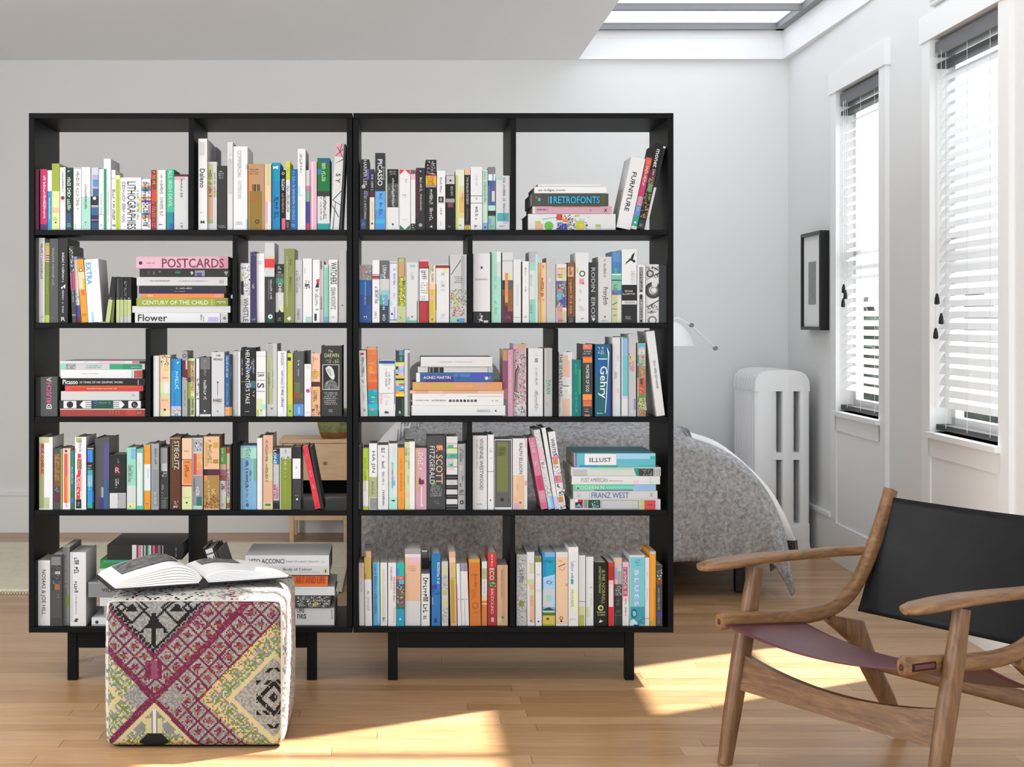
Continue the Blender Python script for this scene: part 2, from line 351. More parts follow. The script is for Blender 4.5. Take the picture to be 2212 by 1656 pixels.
def quilt(s, t):
    q = -1+2*s; q = math.copysign(1-(1-abs(q))**1.35, q)
    x = .77+.95*q; zc = .17+crest(q, p=4 if q > 0 else 9)
    hem = .165-.15*max(0, (abs(q)-.9)/.1)**1.2*(1 if q > 0 else .6)
    fold = .022*math.sin(9*q+1)+.016*math.sin(23*q+2)+.03*math.exp(-((x-.105)/.03)**2)-.035*math.exp(-((x-1.52)/.035)**2)
    if t < .45:
        k = t/.45; z = hem+(zc-.06-hem)*k; y = 6.62-.03*math.sin(k*math.pi)+fold*(1-k*.8)
        x += .012*math.sin(z*18+q*7)*(1-k)*(1-max(0, (abs(q)-.85)/.15))
    elif t < .6:
        k = (t-.45)/.15; th = k*math.pi/2; y = 6.62+fold*.2+.10*(1-math.cos(th)); z = zc-.06+.06*math.sin(th)
    else:
        k = (t-.6)/.4; w_ = max(0, min(1, (abs(q)-(.50 if q > 0 else .66))/.2)); w_ = 1-w_*w_*(3-2*w_)
        y = 6.72+fold*.2+k*(.22+1.15*w_); z = zc-(.04 if .08 < k < .26 and abs(q) < .8 else 0)*math.sin((k-.08)/.18*math.pi)
        z = max(z-.10*k*(1-w_), duvz(x, y)+.012+.006*math.sin(q*11)) if y > 7.0 else z-.10*k*(1-w_)+.03*k*w_
    return (x, y, z)
o = grid('quilt', 110, 44, quilt, GQ); tag(o, 'speckled grey quilt draped over the foot of the bed', 'blanket')
def duvet(s, t):
    q = -1+2*s; q = math.copysign(1-(1-abs(q))**1.6, q)
    y = 7.02+1.35*t; x = .77+(1.08 if q > 0 else .975)*q*(1-.1*t)
    return (x, y, duvz(x, y)+.008*math.sin(q*9+t*7)*(1-abs(q))+.006*math.sin(q*21)*math.sin(t*15))
o = grid('duvet', 80, 40, duvet, mat('eeeeee', .95, .1), thick=.01); tag(o, 'puffy white duvet spread over the bed under the quilt', 'duvet')
def blob(name, cx_, cy_, cz, rx, ry, rz, m, label, cat, tilt=0):
    v = []; f = []; nu, nv = 28, 16
    for j in range(nv+1):
        ph = -math.pi/2+math.pi*j/nv
        for i in range(nu):
            th = 2*math.pi*i/nu
            c, s_ = math.cos(th), math.sin(th); cc = math.cos(ph)
            sx = math.copysign(abs(c)**.5, c); sz = math.copysign(abs(s_)**.5, s_)
            p = Vector((rx*sx*cc**.5 if cc > 0 else 0, ry*math.sin(ph)*(1-.55*max(abs(sx), abs(sz))*cc**2), rz*sz*cc**.5 if cc > 0 else 0))
            p.rotate(Matrix.Rotation(tilt, 3, 'X')); v.append((p.x+cx_, p.y+cy_, p.z+cz))
    for j in range(nv):
        for i in range(nu): f.append((j*nu+i, j*nu+(i+1) % nu, (j+1)*nu+(i+1) % nu, (j+1)*nu+i))
    me = bpy.data.meshes.new(name); me.from_pydata(v, [], f); me.materials.append(m); me.update()
    for p in me.polygons: p.use_smooth = True
    return tag(link(bpy.data.objects.new(name, me)), label, cat)
blob('cushion', .31, 8.42, .80, .265, .10, .21, mat('7a7a7c', .95, .1), 'dark grey cushion propped at the head of the bed', 'cushion', -.15)
# ---------------------------------------------------------------- bedside table with pot
o = empty('nightstand', (px(690, 8.3), 8.3, 0)); tag(o, 'pale wooden bedside table with one drawer, left of the bed', 'nightstand'); of = -Vector(o.location)
NW = wood('pale_oak', 'd3ac85', 'e2c19c', (2, 2, 12), .5, 5); x0, x1 = px(603, 8.3), px(768, 8.3); yf, yk = 8.30, 8.64
ztop = pz(957, 8.3)
def pn(n, a, c, d, e_, f_, g_, m, bev=.002): q = bx(n, o, a, c, d, e_, f_, g_, m, bev); q.location = of; return q
pn('top', x0, x1, yf-.004, yk, ztop, ztop+.02, NW)
pn('side_panel', x0, x0+.018, yf, yk, .165, ztop-.0005, NW); pn('side_panel', x1-.018, x1, yf, yk, .165, ztop-.0005, NW)
pn('back_panel', x0+.019, x1-.019, yk-.012, yk, .165, ztop-.001, mat('1b1b1b', .8, .1)); pn('bottom_board', x0+.019, x1-.019, yf, yk-.013, .165, .183, NW)
d = pn('drawer', x0+.02, x1-.02, yf, yf+.25, pz(1037, 8.3), ztop-.002, NW)
q = MB(); q.tube([(px(702, 8.3), yf-.012, pz(1000, 8.3)), (px(702, 8.3), yf, pz(1000, 8.3))], .009, mat('8a6a3a', .5), 12); q.build('knob', d)
for a in (px(625, 8.3), px(742, 8.3)):
    for y in (yf+.01, yk-.05): pn('leg', a, a+.024, y, y+.026, 0, .164, NW)
pn('rail', px(625, 8.3)+.0245, px(742, 8.3)-.0005, yf+.012, yf+.034, .12, .15, NW)
for k, (h, c) in enumerate(((.022, '9a9a9a'), (.018, '777777'), (.02, 'aaaaaa'))):
    z = .1835+sum((.022, .018, .02)[:k])+.0005*k
    q = MB(); q.box(x0+.03+.01*k, x1-.04, yf+.03, yf+.24, z, z+h-.001, mat(c, .7, .2)); q = q.build('magazine'); tag(q, ('pale grey', 'dark grey', 'light grey')[k]+' magazine, '+('lowest', 'middle one', 'topmost')[k]+' in the pile inside the bedside table', 'magazine')
q = empty('plant_pot', (px(722, 8.42), 8.42, ztop+.021)); tag(q, 'olive and brown ceramic pot standing on the bedside table', 'pot')
b = MB(); b.lathe([(.066, 0), (.072, .006), (.082, .03), (.084, .034)], (0, 0, 0), mat('8a5a38', .6, .3, noise=.2, nscale=30), 30); smooth_auto(b.build('pot_base', q))
b = MB(); b.lathe([(.084, .034), (.094, .08), (.1, .125), (.098, .16), (.09, .16), (.085, .13)], (0, 0, 0), mat('7e8450', .6, .3, noise=.35, nscale=40), 30); smooth_auto(b.build('pot_body', q))
# ---------------------------------------------------------------- rug
o = empty('rug', (-1.6, 6.75, 0)); tag(o, 'cream woven rug with a short fringe on the floor at left', 'rug'); of = -Vector(o.location)
RG = mat('e3dcc6', .98, .05, noise=.06, nscale=25, bump=.8, bscale=150)
bx('rug_field', o, -3.1, -.25, 6.78, 8.22, .0005, .014, RG, .003).location = of
b = MB(); x = -3.08
while x < -.27:
    a = random.uniform(-.008, .008); b.box(x, x+.006, 6.735, 6.78, .001, .007, RG); x += .013
q = b.build('fringe', o); q.location = of; q['kind'] = 'stuff'
# ---------------------------------------------------------------- bookcases
YS = 5.10; DEP = .38
def sx(x): return px(x, YS)
def szz(y): return pz(y, YS)
BWD = wood('black_stained_wood', '040404', '0d0d0e', (1.5, 1.5, 22), .5, 7, spec=.12)
BWH = wood('black_stained_wood_flat', '040404', '0d0d0e', (1.2, 16, 16), .5, 7, spec=.12)
ROWTOP = [496, 697, 900, 1102, 1354]; TPX = 11.5
DIV = {0: [(407, 418), (502, 512.5), (314, 324.5), (502, 513), (407, 418)], 1: [(1103.5, 1115), (1010.5, 1021), (1196, 1206), (1009, 1020), (1102, 1113)]}
for u, (xa, xb, lg) in enumerate(((62, 761, (145.5, 166, 663, 684)), (763, 1455, (838, 859, 1350, 1370)))):
    o = empty('bookcase', (sx((xa+xb)/2), YS+DEP/2, 0)); tag(o, 'black wooden open bookcase, '+('left one of the pair, behind the patterned pouf' if u == 0 else 'right one of the pair, standing before the bed'), 'bookcase', 'pair of black bookcases')
    of = -Vector(o.location); e = .0006
    def part(n, a, c, y0, y1, z0, z1, m, bev=.0012): q = bx(n, o, a, c, y0, y1, z0, z1, m, bev); q.location = of; return q
    xl, xr = sx(xa), sx(xb); it = sx(12)-sx(0)
    part('top_panel', xl, xr, YS, YS+DEP, szz(255.5), szz(244), BWH)
    part('bottom_panel', xl, xr, YS, YS+DEP, szz(1366), szz(1354), BWH)
    for a in (xl, xr-it): part('side_panel', a, a+it, YS, YS+DEP, szz(1354)+e, szz(255.5)-e, BWD)
    for r in range(4): part('shelf', xl+it+e, xr-it-e, YS+.002, YS+DEP-.001, szz(ROWTOP[r]+TPX), szz(ROWTOP[r]), BWH)
    tops = [255.5]+[ROWTOP[r]+TPX for r in range(4)]
    for r in range(5):
        a, c = DIV[u][r]; part('divider', sx(a), sx(c), YS+.003, YS+DEP-.002, szz(ROWTOP[r])+e, szz(tops[r])-e, BWD)
    lz = szz(1366)-e; yl0, yl1 = 5.13, 5.386
    for i in (0, 2):
        for y in (yl0, yl1): part('leg', px(lg[i], y), px(lg[i], y)+(px(lg[i+1], yl0)-px(lg[i], yl0)), y, y+.034, 0, lz, BWD, .002)
    part('apron', px(lg[1], yl0)+e, px(lg[2], yl0)-e, yl0+.002, yl0+.024, pz(1399, yl0), lz, BWH)
    part('apron', px(lg[1], yl1)+e, px(lg[2], yl1)-e, yl1+.01, yl1+.032, pz(1399, yl0), lz, BWH)
# ---------------------------------------------------------------- books
def bmat(h, rough=.5, spec=.3, **kw):
    # printed book cloth and paper
    c = rgb(h); g = [round(255*((x*.80*1.055**0)**(1/2.4)*1.055-.055 if x*.8 > .0031308 else x*.8*12.92)) for x in c[:3]]
    return mat('%02x%02x%02x' % tuple(max(0, v) for v in g), rough, spec, **kw)
PAGE = bmat('e3ded2', .95, .05, noise=.06, nscale=260)
TXT = []; DESC = {}
def lumn(h): c = rgb(h); return .3*c[0]+.6*c[1]+.1*c[2]
def cname(h):
    import colorsys
    if len(h) == 3: h = ''.join(x+x for x in h)
    r, g, b = (int(h[i:i+2], 16)/255 for i in (0, 2, 4)); hh, l, s = colorsys.rgb_to_hls(r, g, b); hh *= 360
    if s < .13 or (s < .28 and l > .82) or l < .09:
        return 'black' if l < .15 else 'charcoal' if l < .3 else 'dark grey' if l < .45 else 'grey' if l < .66 else 'pale grey' if l < .84 else 'white'
    d = 'dark ' if l < .27 else 'pale ' if l > .74 else ''
    if hh < 12 or hh > 342: n = 'red' if l < .62 else 'pink'
    elif hh < 40: n = 'orange' if s > .55 and .38 < l < .72 else ('brown' if l < .5 else 'tan')
    elif hh < 66: n = 'yellow' if s > .55 and l > .45 else ('olive' if l < .6 else 'cream')
    elif hh < 85: n = 'lime green' if s > .35 else 'olive'
    elif hh < 165: n = 'green'
    elif hh < 195: n = 'teal'
    elif hh < 245: n = 'blue'
    elif hh < 290: n = 'purple'
    else: n = 'magenta' if s > .35 else 'mauve'
    return d+n
ORD = 'first second third fourth fifth sixth seventh eighth ninth tenth eleventh twelfth thirteenth fourteenth fifteenth sixteenth seventeenth eighteenth nineteenth twentieth twenty-first twenty-second twenty-third twenty-fourth twenty-fifth'.split()
SHELF = ['top', 'second', 'middle', 'fourth', 'bottom']; ROWN = ['top shelf', 'second shelf', 'middle shelf', 'fourth shelf', 'bottom shelf']
def stems(b, rnd, x0, x1, z0, z1, y, m, rot):
    """unreadably small print: rows of letter-like strokes"""
    L = (z1-z0) if rot else (x1-x0); Wd = (x1-x0) if rot else (z1-z0); p = Wd*.62; k = 0.0
    def q(a0, a1, c0, c1):
        if rot: b.poly([(x0+c0*Wd, y, z1-a0), (x0+c1*Wd, y, z1-a0), (x0+c1*Wd, y, z1-a1), (x0+c0*Wd, y, z1-a1)][::-1], m)
        else: b.poly([(x0+a0, y, z0+c0*Wd), (x0+a1, y, z0+c0*Wd), (x0+a1, y, z0+c1*Wd), (x0+a0, y, z0+c1*Wd)], m)
    while k < L-p:
        if rnd.random() < .14: k += p*.8; continue
        wd = p*rnd.uniform(.55, .85); s = p*.2; t = rnd.random()
        hi = 1 if t < .55 else .75
        q(k, k+s, 0, hi)
        if t < .3: q(k+wd-s, k+wd, 0, hi)
        if t < .45 or t > .8: q(k+s, k+wd, hi-.18, hi)
        if .2 < t < .7: q(k+s, k+wd, 0, .18)
        if t > .6 or t < .1: q(k+s, k+wd, .4, .55)
        k += wd+p*.22
def book(U0, U1, V0, VB, k, locv, col, deco, rnd, hard, depth, kind, lean=0):
    """spine rectangle U0..U1 x V0..VB in crop pixels, k metres per pixel"""
    W = (U1-U0)*k; Hh = (VB-V0)*k; o = empty('book', locv); e = .0003
    ox = -W if lean > 0 else 0                       # pivot corner of a leaning book
    if lean: o.rotation_euler = (0, lean, 0)
    M = bmat(col, rnd.choice((.38, .5, .62)), .35)
    ch = min(.0012, W*.12); bt = min(.0026 if hard else .0008, W*.2, Hh*.2); b = MB()
    yb = depth
    if kind == 'v':
        b.box(ox, ox+W, 0, bt*1.2, 0, Hh, M); b.box(ox, ox+bt, bt*1.2, yb, 0, Hh, M); b.box(ox+W-bt, ox+W, bt*1.2, yb, 0, Hh, M)
        g = .003 if hard else .0003; c = b.build('cover', o)
        bx('pages', o, ox+bt+e, ox+W-bt-e, bt*1.2+e, yb-g-.001, g if not hard else .003, Hh-g, PAGE)
    else:
        b.box(ox, ox+W, 0, bt*1.2, 0, Hh, M); b.box(ox, ox+W, bt*1.2, yb, 0, bt, M); b.box(ox, ox+W, bt*1.2, yb, Hh-bt, Hh, M)
        g = .003 if hard else .0003; c = b.build('cover', o)
        bx('pages', o, ox+g, ox+W-g, bt*1.2+e, yb-g-.001, bt+e, Hh-bt-e, PAGE)
    pr = MB(); n = 0; feats = []
    X = lambda u: ox+(u-U0)*k
    Z = lambda v: (VB-v)*k
    for d in deco:
        t = d[0]; n += 1; y = -.00010-.00006*n-(.0009 if t in 'thulmc' else 0)
        a, c_ = (d[4], d[5]) if len(d) > 5 and d[4] is not None else (None, None)
        v0, v1, dc = d[1], d[2], d[3]
        v0 = max(v0, V0); v1 = min(v1, VB)
        if t in 'b':
            a = U0 if a is None else max(a, U0); c_ = U1 if c_ is None else min(c_, U1)
            pr.poly([(X(a), y, Z(v1)), (X(c_), y, Z(v1)), (X(c_), y, Z(v0)), (X(a), y, Z(v0))], bmat(dc, .5, .35)); feats.append(((c_-a)*(v1-v0), dc))
        elif t in 'lm':
            if a is None: a, c_ = ((.38, .62) if t == 'l' else (.15, .85)); w_ = U1-U0; a, c_ = U0+a*w_, U0+c_*w_
            m = bmat(dc, .5, .35)
            if t == 'l': stems(pr, rnd, X(a), X(c_), Z(v1), Z(v0), y, m, True)
            else:
                nl = max(1, round((v1-v0)/26)); st = (v1-v0)/nl
                for i in range(nl):
                    i0 = rnd.uniform(0, .15); i1 = rnd.uniform(0, .2); w_ = c_-a
                    stems(pr, rnd, X(a+w_*i0), X(c_-w_*i1), Z(v0+st*(i+.72)), Z(v0+st*(i+.15)), y, m, False)
        elif t in 'or':                                     # disc / ring: o v radius col [u]
            r = v_r = d[2]; u = a if a is not None else (U0+U1)/2; m = bmat(dc, .5, .35); N = 20; zc = Z(d[1]); rr = r*k
            P = [(math.cos(6.2832*i/N), math.sin(6.2832*i/N)) for i in range(N)]
            if t == 'o': pr.poly([(X(u)+rr*p, y, zc+rr*q) for p, q in P], m)
            else:
                for i in range(N):
                    p, q = P[i], P[(i+1) % N]; s = .68
                    pr.poly([(X(u)+rr*s*p[0], y, zc+rr*s*p[1]), (X(u)+rr*p[0], y, zc+rr*p[1]), (X(u)+rr*q[0], y, zc+rr*q[1]), (X(u)+rr*s*q[0], y, zc+rr*s*q[1])], m)
        elif t in 'vV':                                     # triangle pointing down / up
            m = bmat(dc, .5, .35); a = U0 if a is None else a; c_ = U1 if c_ is None else c_
            if t == 'v': pr.poly([(X(a), y, Z(v0)), (X(a), y, Z(v1)), (X((a+c_)/2), y, Z(v0)-0), ], m); pr.poly([(X(c_), y, Z(v0)), (X((a+c_)/2), y, Z(v0)), (X(c_), y, Z(v1))], m)
            else: pr.poly([(X(a), y, Z(v1)), (X((a+c_)/2), y, Z(v1)), (X(a), y, Z(v0))], m); pr.poly([(X((a+c_)/2), y, Z(v1)), (X(c_), y, Z(v1)), (X(c_), y, Z(v0))], m)
        elif t == 'P':                                      # free polygon: list of u,v pairs
            pr.poly([(X(p), y, Z(q)) for p, q in d[4]], bmat(dc, .5, .35))
        elif t == 'x':                                      # mottled pattern
            a = U0 if a is None else a; c_ = U1 if c_ is None else c_; cs = dc.split('/')
            for i in range(int((v1-v0)*(c_-a)/330)):
                p = rnd.uniform(a, c_-8); q = rnd.uniform(v0, v1-8); s1 = rnd.uniform(5, 26); s2 = rnd.uniform(5, 26)
                m = bmat(rnd.choice(cs), .5, .35); p2, q2 = min(p+s1, c_), min(q+s2, v1)
                yy = y-.000004*i/10
                pr.poly([(X(p), yy, Z((q+q2)/2)), (X((p+p2)/2), yy, Z(q2)), (X(p2), yy, Z(q2-3)), (X((p+p2)/2+2), yy, Z(q))], m)
        elif t in 'thuc':
            w_ = U1-U0
            if a is None: a, c_ = (U0+.25*w_, U0+.75*w_) if t != 'h' else (U0+.1*w_, U0+.9*w_)
            TXT.append((o, t, d[-1], X(a), X(c_), Z(v1), Z(v0), y, bmat(dc, .5, .35)))
    if pr.f: pr.build('spine_print', o)
    feats.sort(reverse=True); bc = cname(col); ex = [cname(f[1]) for f in feats if cname(f[1]) != bc]
    txt = [d for d in deco if d[0] in 'thu' and isinstance(d[-1], str)]
    DESC[o.name] = (bc, ex[0] if ex else '', cname(txt[0][3]) if txt else '', W if kind == 'v' else Hh)
    return o
def parse(s):
    out = []
    for d in s.split(';'):
        d = d.strip()
        if not d: continue
        T = None
        if ':' in d: d, T = d.split(':', 1)
        p = d.split(); t = p[0]
        if t == 'P': out.append(('P', 0, 2000, p[1], [(float(p[i]), float(p[i+1])) for i in range(2, len(p), 2)])); continue
        if t in 'or': r = [t, float(p[1]), float(p[2]), p[3], float(p[4]) if len(p) > 4 else None, 0]
        else: r = [t, float(p[1]), float(p[2]), p[3], float(p[4]) if len(p) > 4 else None, float(p[5]) if len(p) > 5 else None]
        if T: r.append(T)
        out.append(tuple(r))
    return out
REG = [(60, 0), (400, 0), (755, 0), (1095, 0)]; BY = [240, 500, 700, 900, 1100]; SCL = [6.1333, 6.1444, 6.1444, 6.1444, 6.1333]
BAYS = {}
def load(row, reg, text):
    s = SCL[row]; bx0 = REG[reg][0]; by = BY[row]
    for ln in text.strip().split('\n'):
        if not ln.strip() or ln[0] == '#': continue
        hd, _, dc = ln.partition(';'); p = hd.split(); rnd = random.Random(ln); kind = 'v'; set_ = 0; du = 0; deep = None; hard = None
        if p[0] == 'S': kind = 's'; p = p[1:]
        nums = p[:]; opt = [q for q in p if '=' in q]; p = [q for q in p if '=' not in q]
        op = dict(q.split('=') for q in opt)
        U0, U1, V0 = (float(q) for q in p[:3])
        Yp = YS+float(op.get('y', rnd.uniform(.016, .026))); k = Yp/F/s
        if kind == 's': VB = min(float(p[3]), ((CY+(ROWTOP[row]-CY)*YS/Yp)-by)*s); col = p[4]
        else:
            col = p[3]; VB = ((CY+(ROWTOP[row]-CY)*YS/Yp)-by)*s
        du = float(op.get('l', 0)); hpx = (VB-V0)
        hard = (U1-U0 > 95 or rnd.random() < .3) if kind == 'v' else rnd.random() < .5
        xk = px(bx0+U0/s, Yp); zb = pz(by+VB/s, Yp)
        if kind == 's':
            dp = float(op.get('d', rnd.uniform(.19, .26))); loc = (xk, Yp, zb+.0002); lean = 0
        else:
            zb = szz(ROWTOP[row])+.0004
            lean = math.atan2(du, hpx); L = hpx/math.cos(lean); V0 = VB-L
            dp = float(op.get('d', min(.30, max(.12, L*k*rnd.uniform(.64, .74)))))
            loc = (xk if du <= 0 else px(bx0+U1/s, Yp), Yp, zb)
        dd = parse(dc)
        o = book(U0, U1, V0, VB, k, loc, col, dd, rnd, hard, dp, kind, lean)
        xc = bx0+(U0+U1)/2/s; un = 0 if xc < 762 else 1
        bay = un*2+(0 if xc < DIV[un][row][0] else 1)
        BAYS.setdefault((row, bay, kind), []).append((xc if kind == 'v' else V0, o, du))
def finish_books():
    for (row, bay, kind), L in BAYS.items():
        L.sort(key=lambda q: q[0])
        for i, (_, o, du) in enumerate(L):
            bc, ex, tx, W = DESC[o.name]
            size = 'slim ' if W < .013 else 'thick ' if W > .026 else ''
            ln = 'leaning ' if abs(du) > 60 else ''
            lab = ln+size+bc+' book'
            if ex: lab += ' with '+ex+' patch'
            elif tx: lab += ' with '+tx+' lettering'
            if kind == 'v': lab += ', %s from left, %s bay of %s shelf' % (ORD[i], ORD[bay], SHELF[row])
            else: lab += ', %s down in stack, %s bay of %s shelf' % (ORD[i] if i else 'topmost', ORD[bay], SHELF[row])
            if len(lab.split()) > 16: lab = lab.replace('pale ', '', 2) if 'pale' in lab else lab.replace(size, '', 1)
            if i == 0 and kind == 's': lab = lab.replace('topmost down in', 'topmost in')
            tag(o, lab, 'book', 'books in the %s bay of the %s' % (ORD[bay], ROWN[row]))
def finish_text():
    made = []; cache = {}
    for rec in TXT:
        o, t, s, x0, x1, z0, z1, y, m = rec
        if t == 'c': s = '\n'.join(s)
        if s not in cache:
            c = bpy.data.curves.new('text', 'FONT'); c.body = s; c.resolution_u = 2; c.fill_mode = 'FRONT'
            if t == 'c': c.align_x = 'CENTER'; c.space_line = .8
            if len(s) < 10: c.offset = .008
            q = link(bpy.data.objects.new('text', c)); cache[s] = q
    bpy.context.view_layer.update(); dg = bpy.context.evaluated_depsgraph_get()
    ms = {s: bpy.data.meshes.new_from_object(q.evaluated_get(dg)) for s, q in cache.items()}
    for o, t, s, x0, x1, z0, z1, y, m in TXT:
        if t == 'c': s = '\n'.join(s)
        me = ms[s].copy(); me.name = 'lettering'; me.materials.clear(); me.materials.append(m)
        if not me.vertices: continue
        a0 = min(v.co.x for v in me.vertices); a1 = max(v.co.x for v in me.vertices); b0 = min(v.co.y for v in me.vertices); b1 = max(v.co.y for v in me.vertices)
        for v in me.vertices:
            p = (v.co.x-a0)/(a1-a0 or 1); q = (v.co.y-b0)/(b1-b0 or 1)
            if t in 'hc': v.co = (x0+p*(x1-x0), y, z0+q*(z1-z0))
            elif t == 't': v.co = (x0+q*(x1-x0), y, z1-p*(z1-z0))
            else: v.co = (x1-q*(x1-x0), y, z0+p*(z1-z0))
        link(bpy.data.objects.new('lettering', me), o)
    for q in cache.values(): bpy.data.objects.remove(q)
    for q in ms.values(): bpy.data.meshes.remove(q)
load(0, 0, '''
75 145 770 6d2c47; l 860 1450 8a5068
165 255 770 c22f68; b 1500 1570 3b2b6b; l 860 1440 ffd8e4 205 240
260 318 785 e6eef2; b 1060 1570 2f93b5; l 1150 1450 fff
320 420 695 98a431; b 1060 1570 d3d79a; b 1065 1130 ecc8a0 330 355; b 1280 1350 e3b48f; m 1400 1450 444; o 1475 12 333
425 500 745 dfdfdf; l 760 1090 777; o 1150 26 7b2f4d; b 1185 1200 e6b4c0
505 603 750 123a30; b 1350 1570 24466e 505 575; b 780 1570 1c1c1c 578 603; l 790 830 fff 530 570; l 880 1330 dfe8e0 525 570; m 1480 1540 9fc 
607 705 750 e4e4e4; l 800 1330 8a8a8a 640 680; b 757 764 888 612 700; b 1490 1570 b8ddd0 612 645
710 830 742 dedede; b 1135 1570 a3d2c0; l 960 1310 444 755 780; m 1460 1520 333 745 795
840 935 748 c8c8d0; b 845 900 a9a0d0 860 935; b 905 1000 5d8ab5 860 935; b 1000 1050 a9a0d0 860 935; b 1030 1130 3c5f86 860 935; b 1130 1270 222; o 1155 22 ddd 885; b 1250 1265 ccc; b 1275 1380 2f5f8e; b 1380 1480 2d1f4f; b 1440 1446 ccc; b 1480 1570 28486f
942 1005 770 dfdfdf; l 1090 1380 999; b 1370 1376 999; o 1510 12 aaa
1008 1100 632 e2e2e2; b 765 1570 1e8a62 1010 1043; l 990 1490 bbb 1055 1075; b 1300 1560 e8c0cc 1046 1052
1108 1160 780 e4e4e4; b 885 900 bbb; l 1040 1450 2a2a2a 1122 1155; h 1500 1530 333 1125 1158:II
1162 1222 850 e6e8a8; b 905 1570 a8c030 1170 1215
1225 1505 880 e0e0e0; t 935 1565 111 1318 1430:LITHOGRAPHIES; l 935 1500 888 1250 1290; b 1140 1350 c5cd7d 1470 1503; l 1050 1450 777 1445 1468
1512 1628 900 e6e6e6; b 985 1020 e0a060; b 1020 1060 3f7fae; b 1010 1060 3aa080 1590 1620; b 1135 1165 d08a4a; b 1180 1210 7a3fae; b 1350 1380 3f8fd0; b 1385 1420 e0904a; b 1200 1440 e08ab0 1600 1622; l 940 1560 222 1530 1585; l 950 1560 333 1590 1615
1636 1702 780 8e1f2f; b 1040 1200 c9482a; b 1010 1150 c0306a 1636 1655; l 800 1030 e8a040 1650 1695; l 1210 1560 e07060 1645 1695
1706 1830 782 e2e2e2; b 782 1420 d9e8b0 1706 1728; l 850 1400 999 1750 1790; m 1490 1520 444; b 790 1570 e0b8c8 1822 1828
1838 1935 770 43b48d; b 1340 1570 1a8a8c; b 1490 1570 1a5fa8 1880 1935; t 780 1270 cfeede 1865 1912:ALL IRISH DEVIL; b 1340 1570 2a2a90 1925 1935
1940 2125 838 4c1a2b; b 868 1570 d0d0d0; b 872 912 d7a3b4 1940 2085; l 900 1170 555 2022 2052; l 1480 1555 555 2022 2052
''')
load(0, 1, '''
175 290 365 e2e2e2; b 410 590 c8c8c8 190 260; t 765 1015 222 195 258:Daleno; l 1340 1400 999 205 235; h 1450 1490 333 205 255:M
295 420 672 c8c8c8; b 700 985 b3ba7c 297 368; b 990 1420 c99c7c 297 368; b 1425 1490 9aa878 297 368; l 780 980 5a6030 310 350; l 990 1150 6a3a28 310 350; l 820 1160 888 378 402; b 1060 1130 b8c080 370 418
300 415 475 8a8a8a y=.16 d=.14; b 560 625 b8764a 300 365
428 555 725 2e2e2e; m 790 900 ccc 440 520; m 1510 1550 ddd 440 545
560 632 412 d6d6d6; m 555 600 999 580 620; m 660 700 999 580 620; b 630 1100 c4c4c4 570 620
640 825 468 e4e4e4; t 522 885 9a9a9a 695 742:COMMERCIAL; t 925 1165 bdbdbd 695 742:INTERIORS; m 1460 1510 777 660 780; b 700 770 9ac8e8 805 822; b 1430 1570 9ac8e8 808 825
836 1050 700 b5906b; b 700 1420 d9822b 845 875; m 760 850 7a5230 850 990; b 1060 1570 8c6f22 850 1020; b 970 1060 4a3018 890 990; b 970 1060 b5906b 905 912; b 970 1060 b5906b 940 952; b 970 1060 b5906b 970 974; b 1135 1200 a85c26 875 950; o 1465 30 3a2a10 955; o 1465 16 8c6f22 955
1055 1138 700 e3c5a0; b 700 985 9fd07f 1090 1110; b 1200 1490 cfa0c8 1068 1092; b 1200 1570 dedede 1095 1138
1148 1258 685 0a96b5; b 930 1570 1383b8; P eef 1165 725 1195 740 1230 725 1230 770 1195 755 1165 770; l 1140 1460 0b2f6b 1180 1235
1268 1328 780 131313; r 825 18 ddd; l 880 1070 dfe8e0 1278 1318; l 1090 1360 c88a60 1280 1310; b 1420 1570 d8607a 1280 1328
1334 1388 665 c9cf40; b 910 1440 dcdcdc; l 745 820 444; l 990 1350 666 1345 1375; b 1440 1570 222; m 1470 1550 ccc
1391 1488 770 1f5fa8; b 770 910 2f8050 1391 1410; b 900 1480 2f6f9a 1400 1450; l 800 1450 8fbfe8 1420 1455; m 1490 1540 bfe 
1492 1594 500 e6e6e6; l 570 840 444 1520 1548; m 1090 1130 aaa 1525 1560; b 990 1130 b8e0e8 1492 1525; b 1190 1540 c8e8d8 1500 1520
1600 1650 782 cbcbcb; b 990 1060 bb7f95; b 1060 1200 6fae93; b 1200 1490 3a3f8f; b 1490 1570 b8345c
1655 1742 670 e3b3c3; b 670 1570 f0dce2 1680 1692; b 990 1570 c890a8 1655 1668
1750 1915 622 14703a; b 770 840 1a7f9a 1750 1810; b 622 700 1a5a7a 1810 1915; l 690 950 c8e6a8 1810 1860; b 1060 1130 2a2a2a; b 1130 1490 d9d9d9; l 1130 1460 333 1830 1870; l 1140 1470 999 1785 1810; b 1490 1570 1f9a9a
1920 2036 435 d6d6d6 l=75; b 435 610 d9a3b0; t 830 955 333 1950 2010:S Y; P 2a2a2a 1925 600 1935 600 2030 500 2020 500; P 2a2a2a 1940 480 1950 480 2036 620 2028 620; P 2a2a2a 1925 700 1931 700 2040 640 2034 630; P 2a2a2a 1925 1180 1931 1190 2040 1060 2036 1050; P 2a2a2a 1925 1190 1931 1185 2040 1240 2040 1250; P 2a2a2a 1925 1260 1935 1255 2025 1400 2020 1408; P 2a2a2a 1965 1200 1971 1200 1960 1570 1950 1570; P 2a2a2a 2000 430 2008 430 1980 560 1972 560
2048 2076 440 1a1a1a l=56
''')
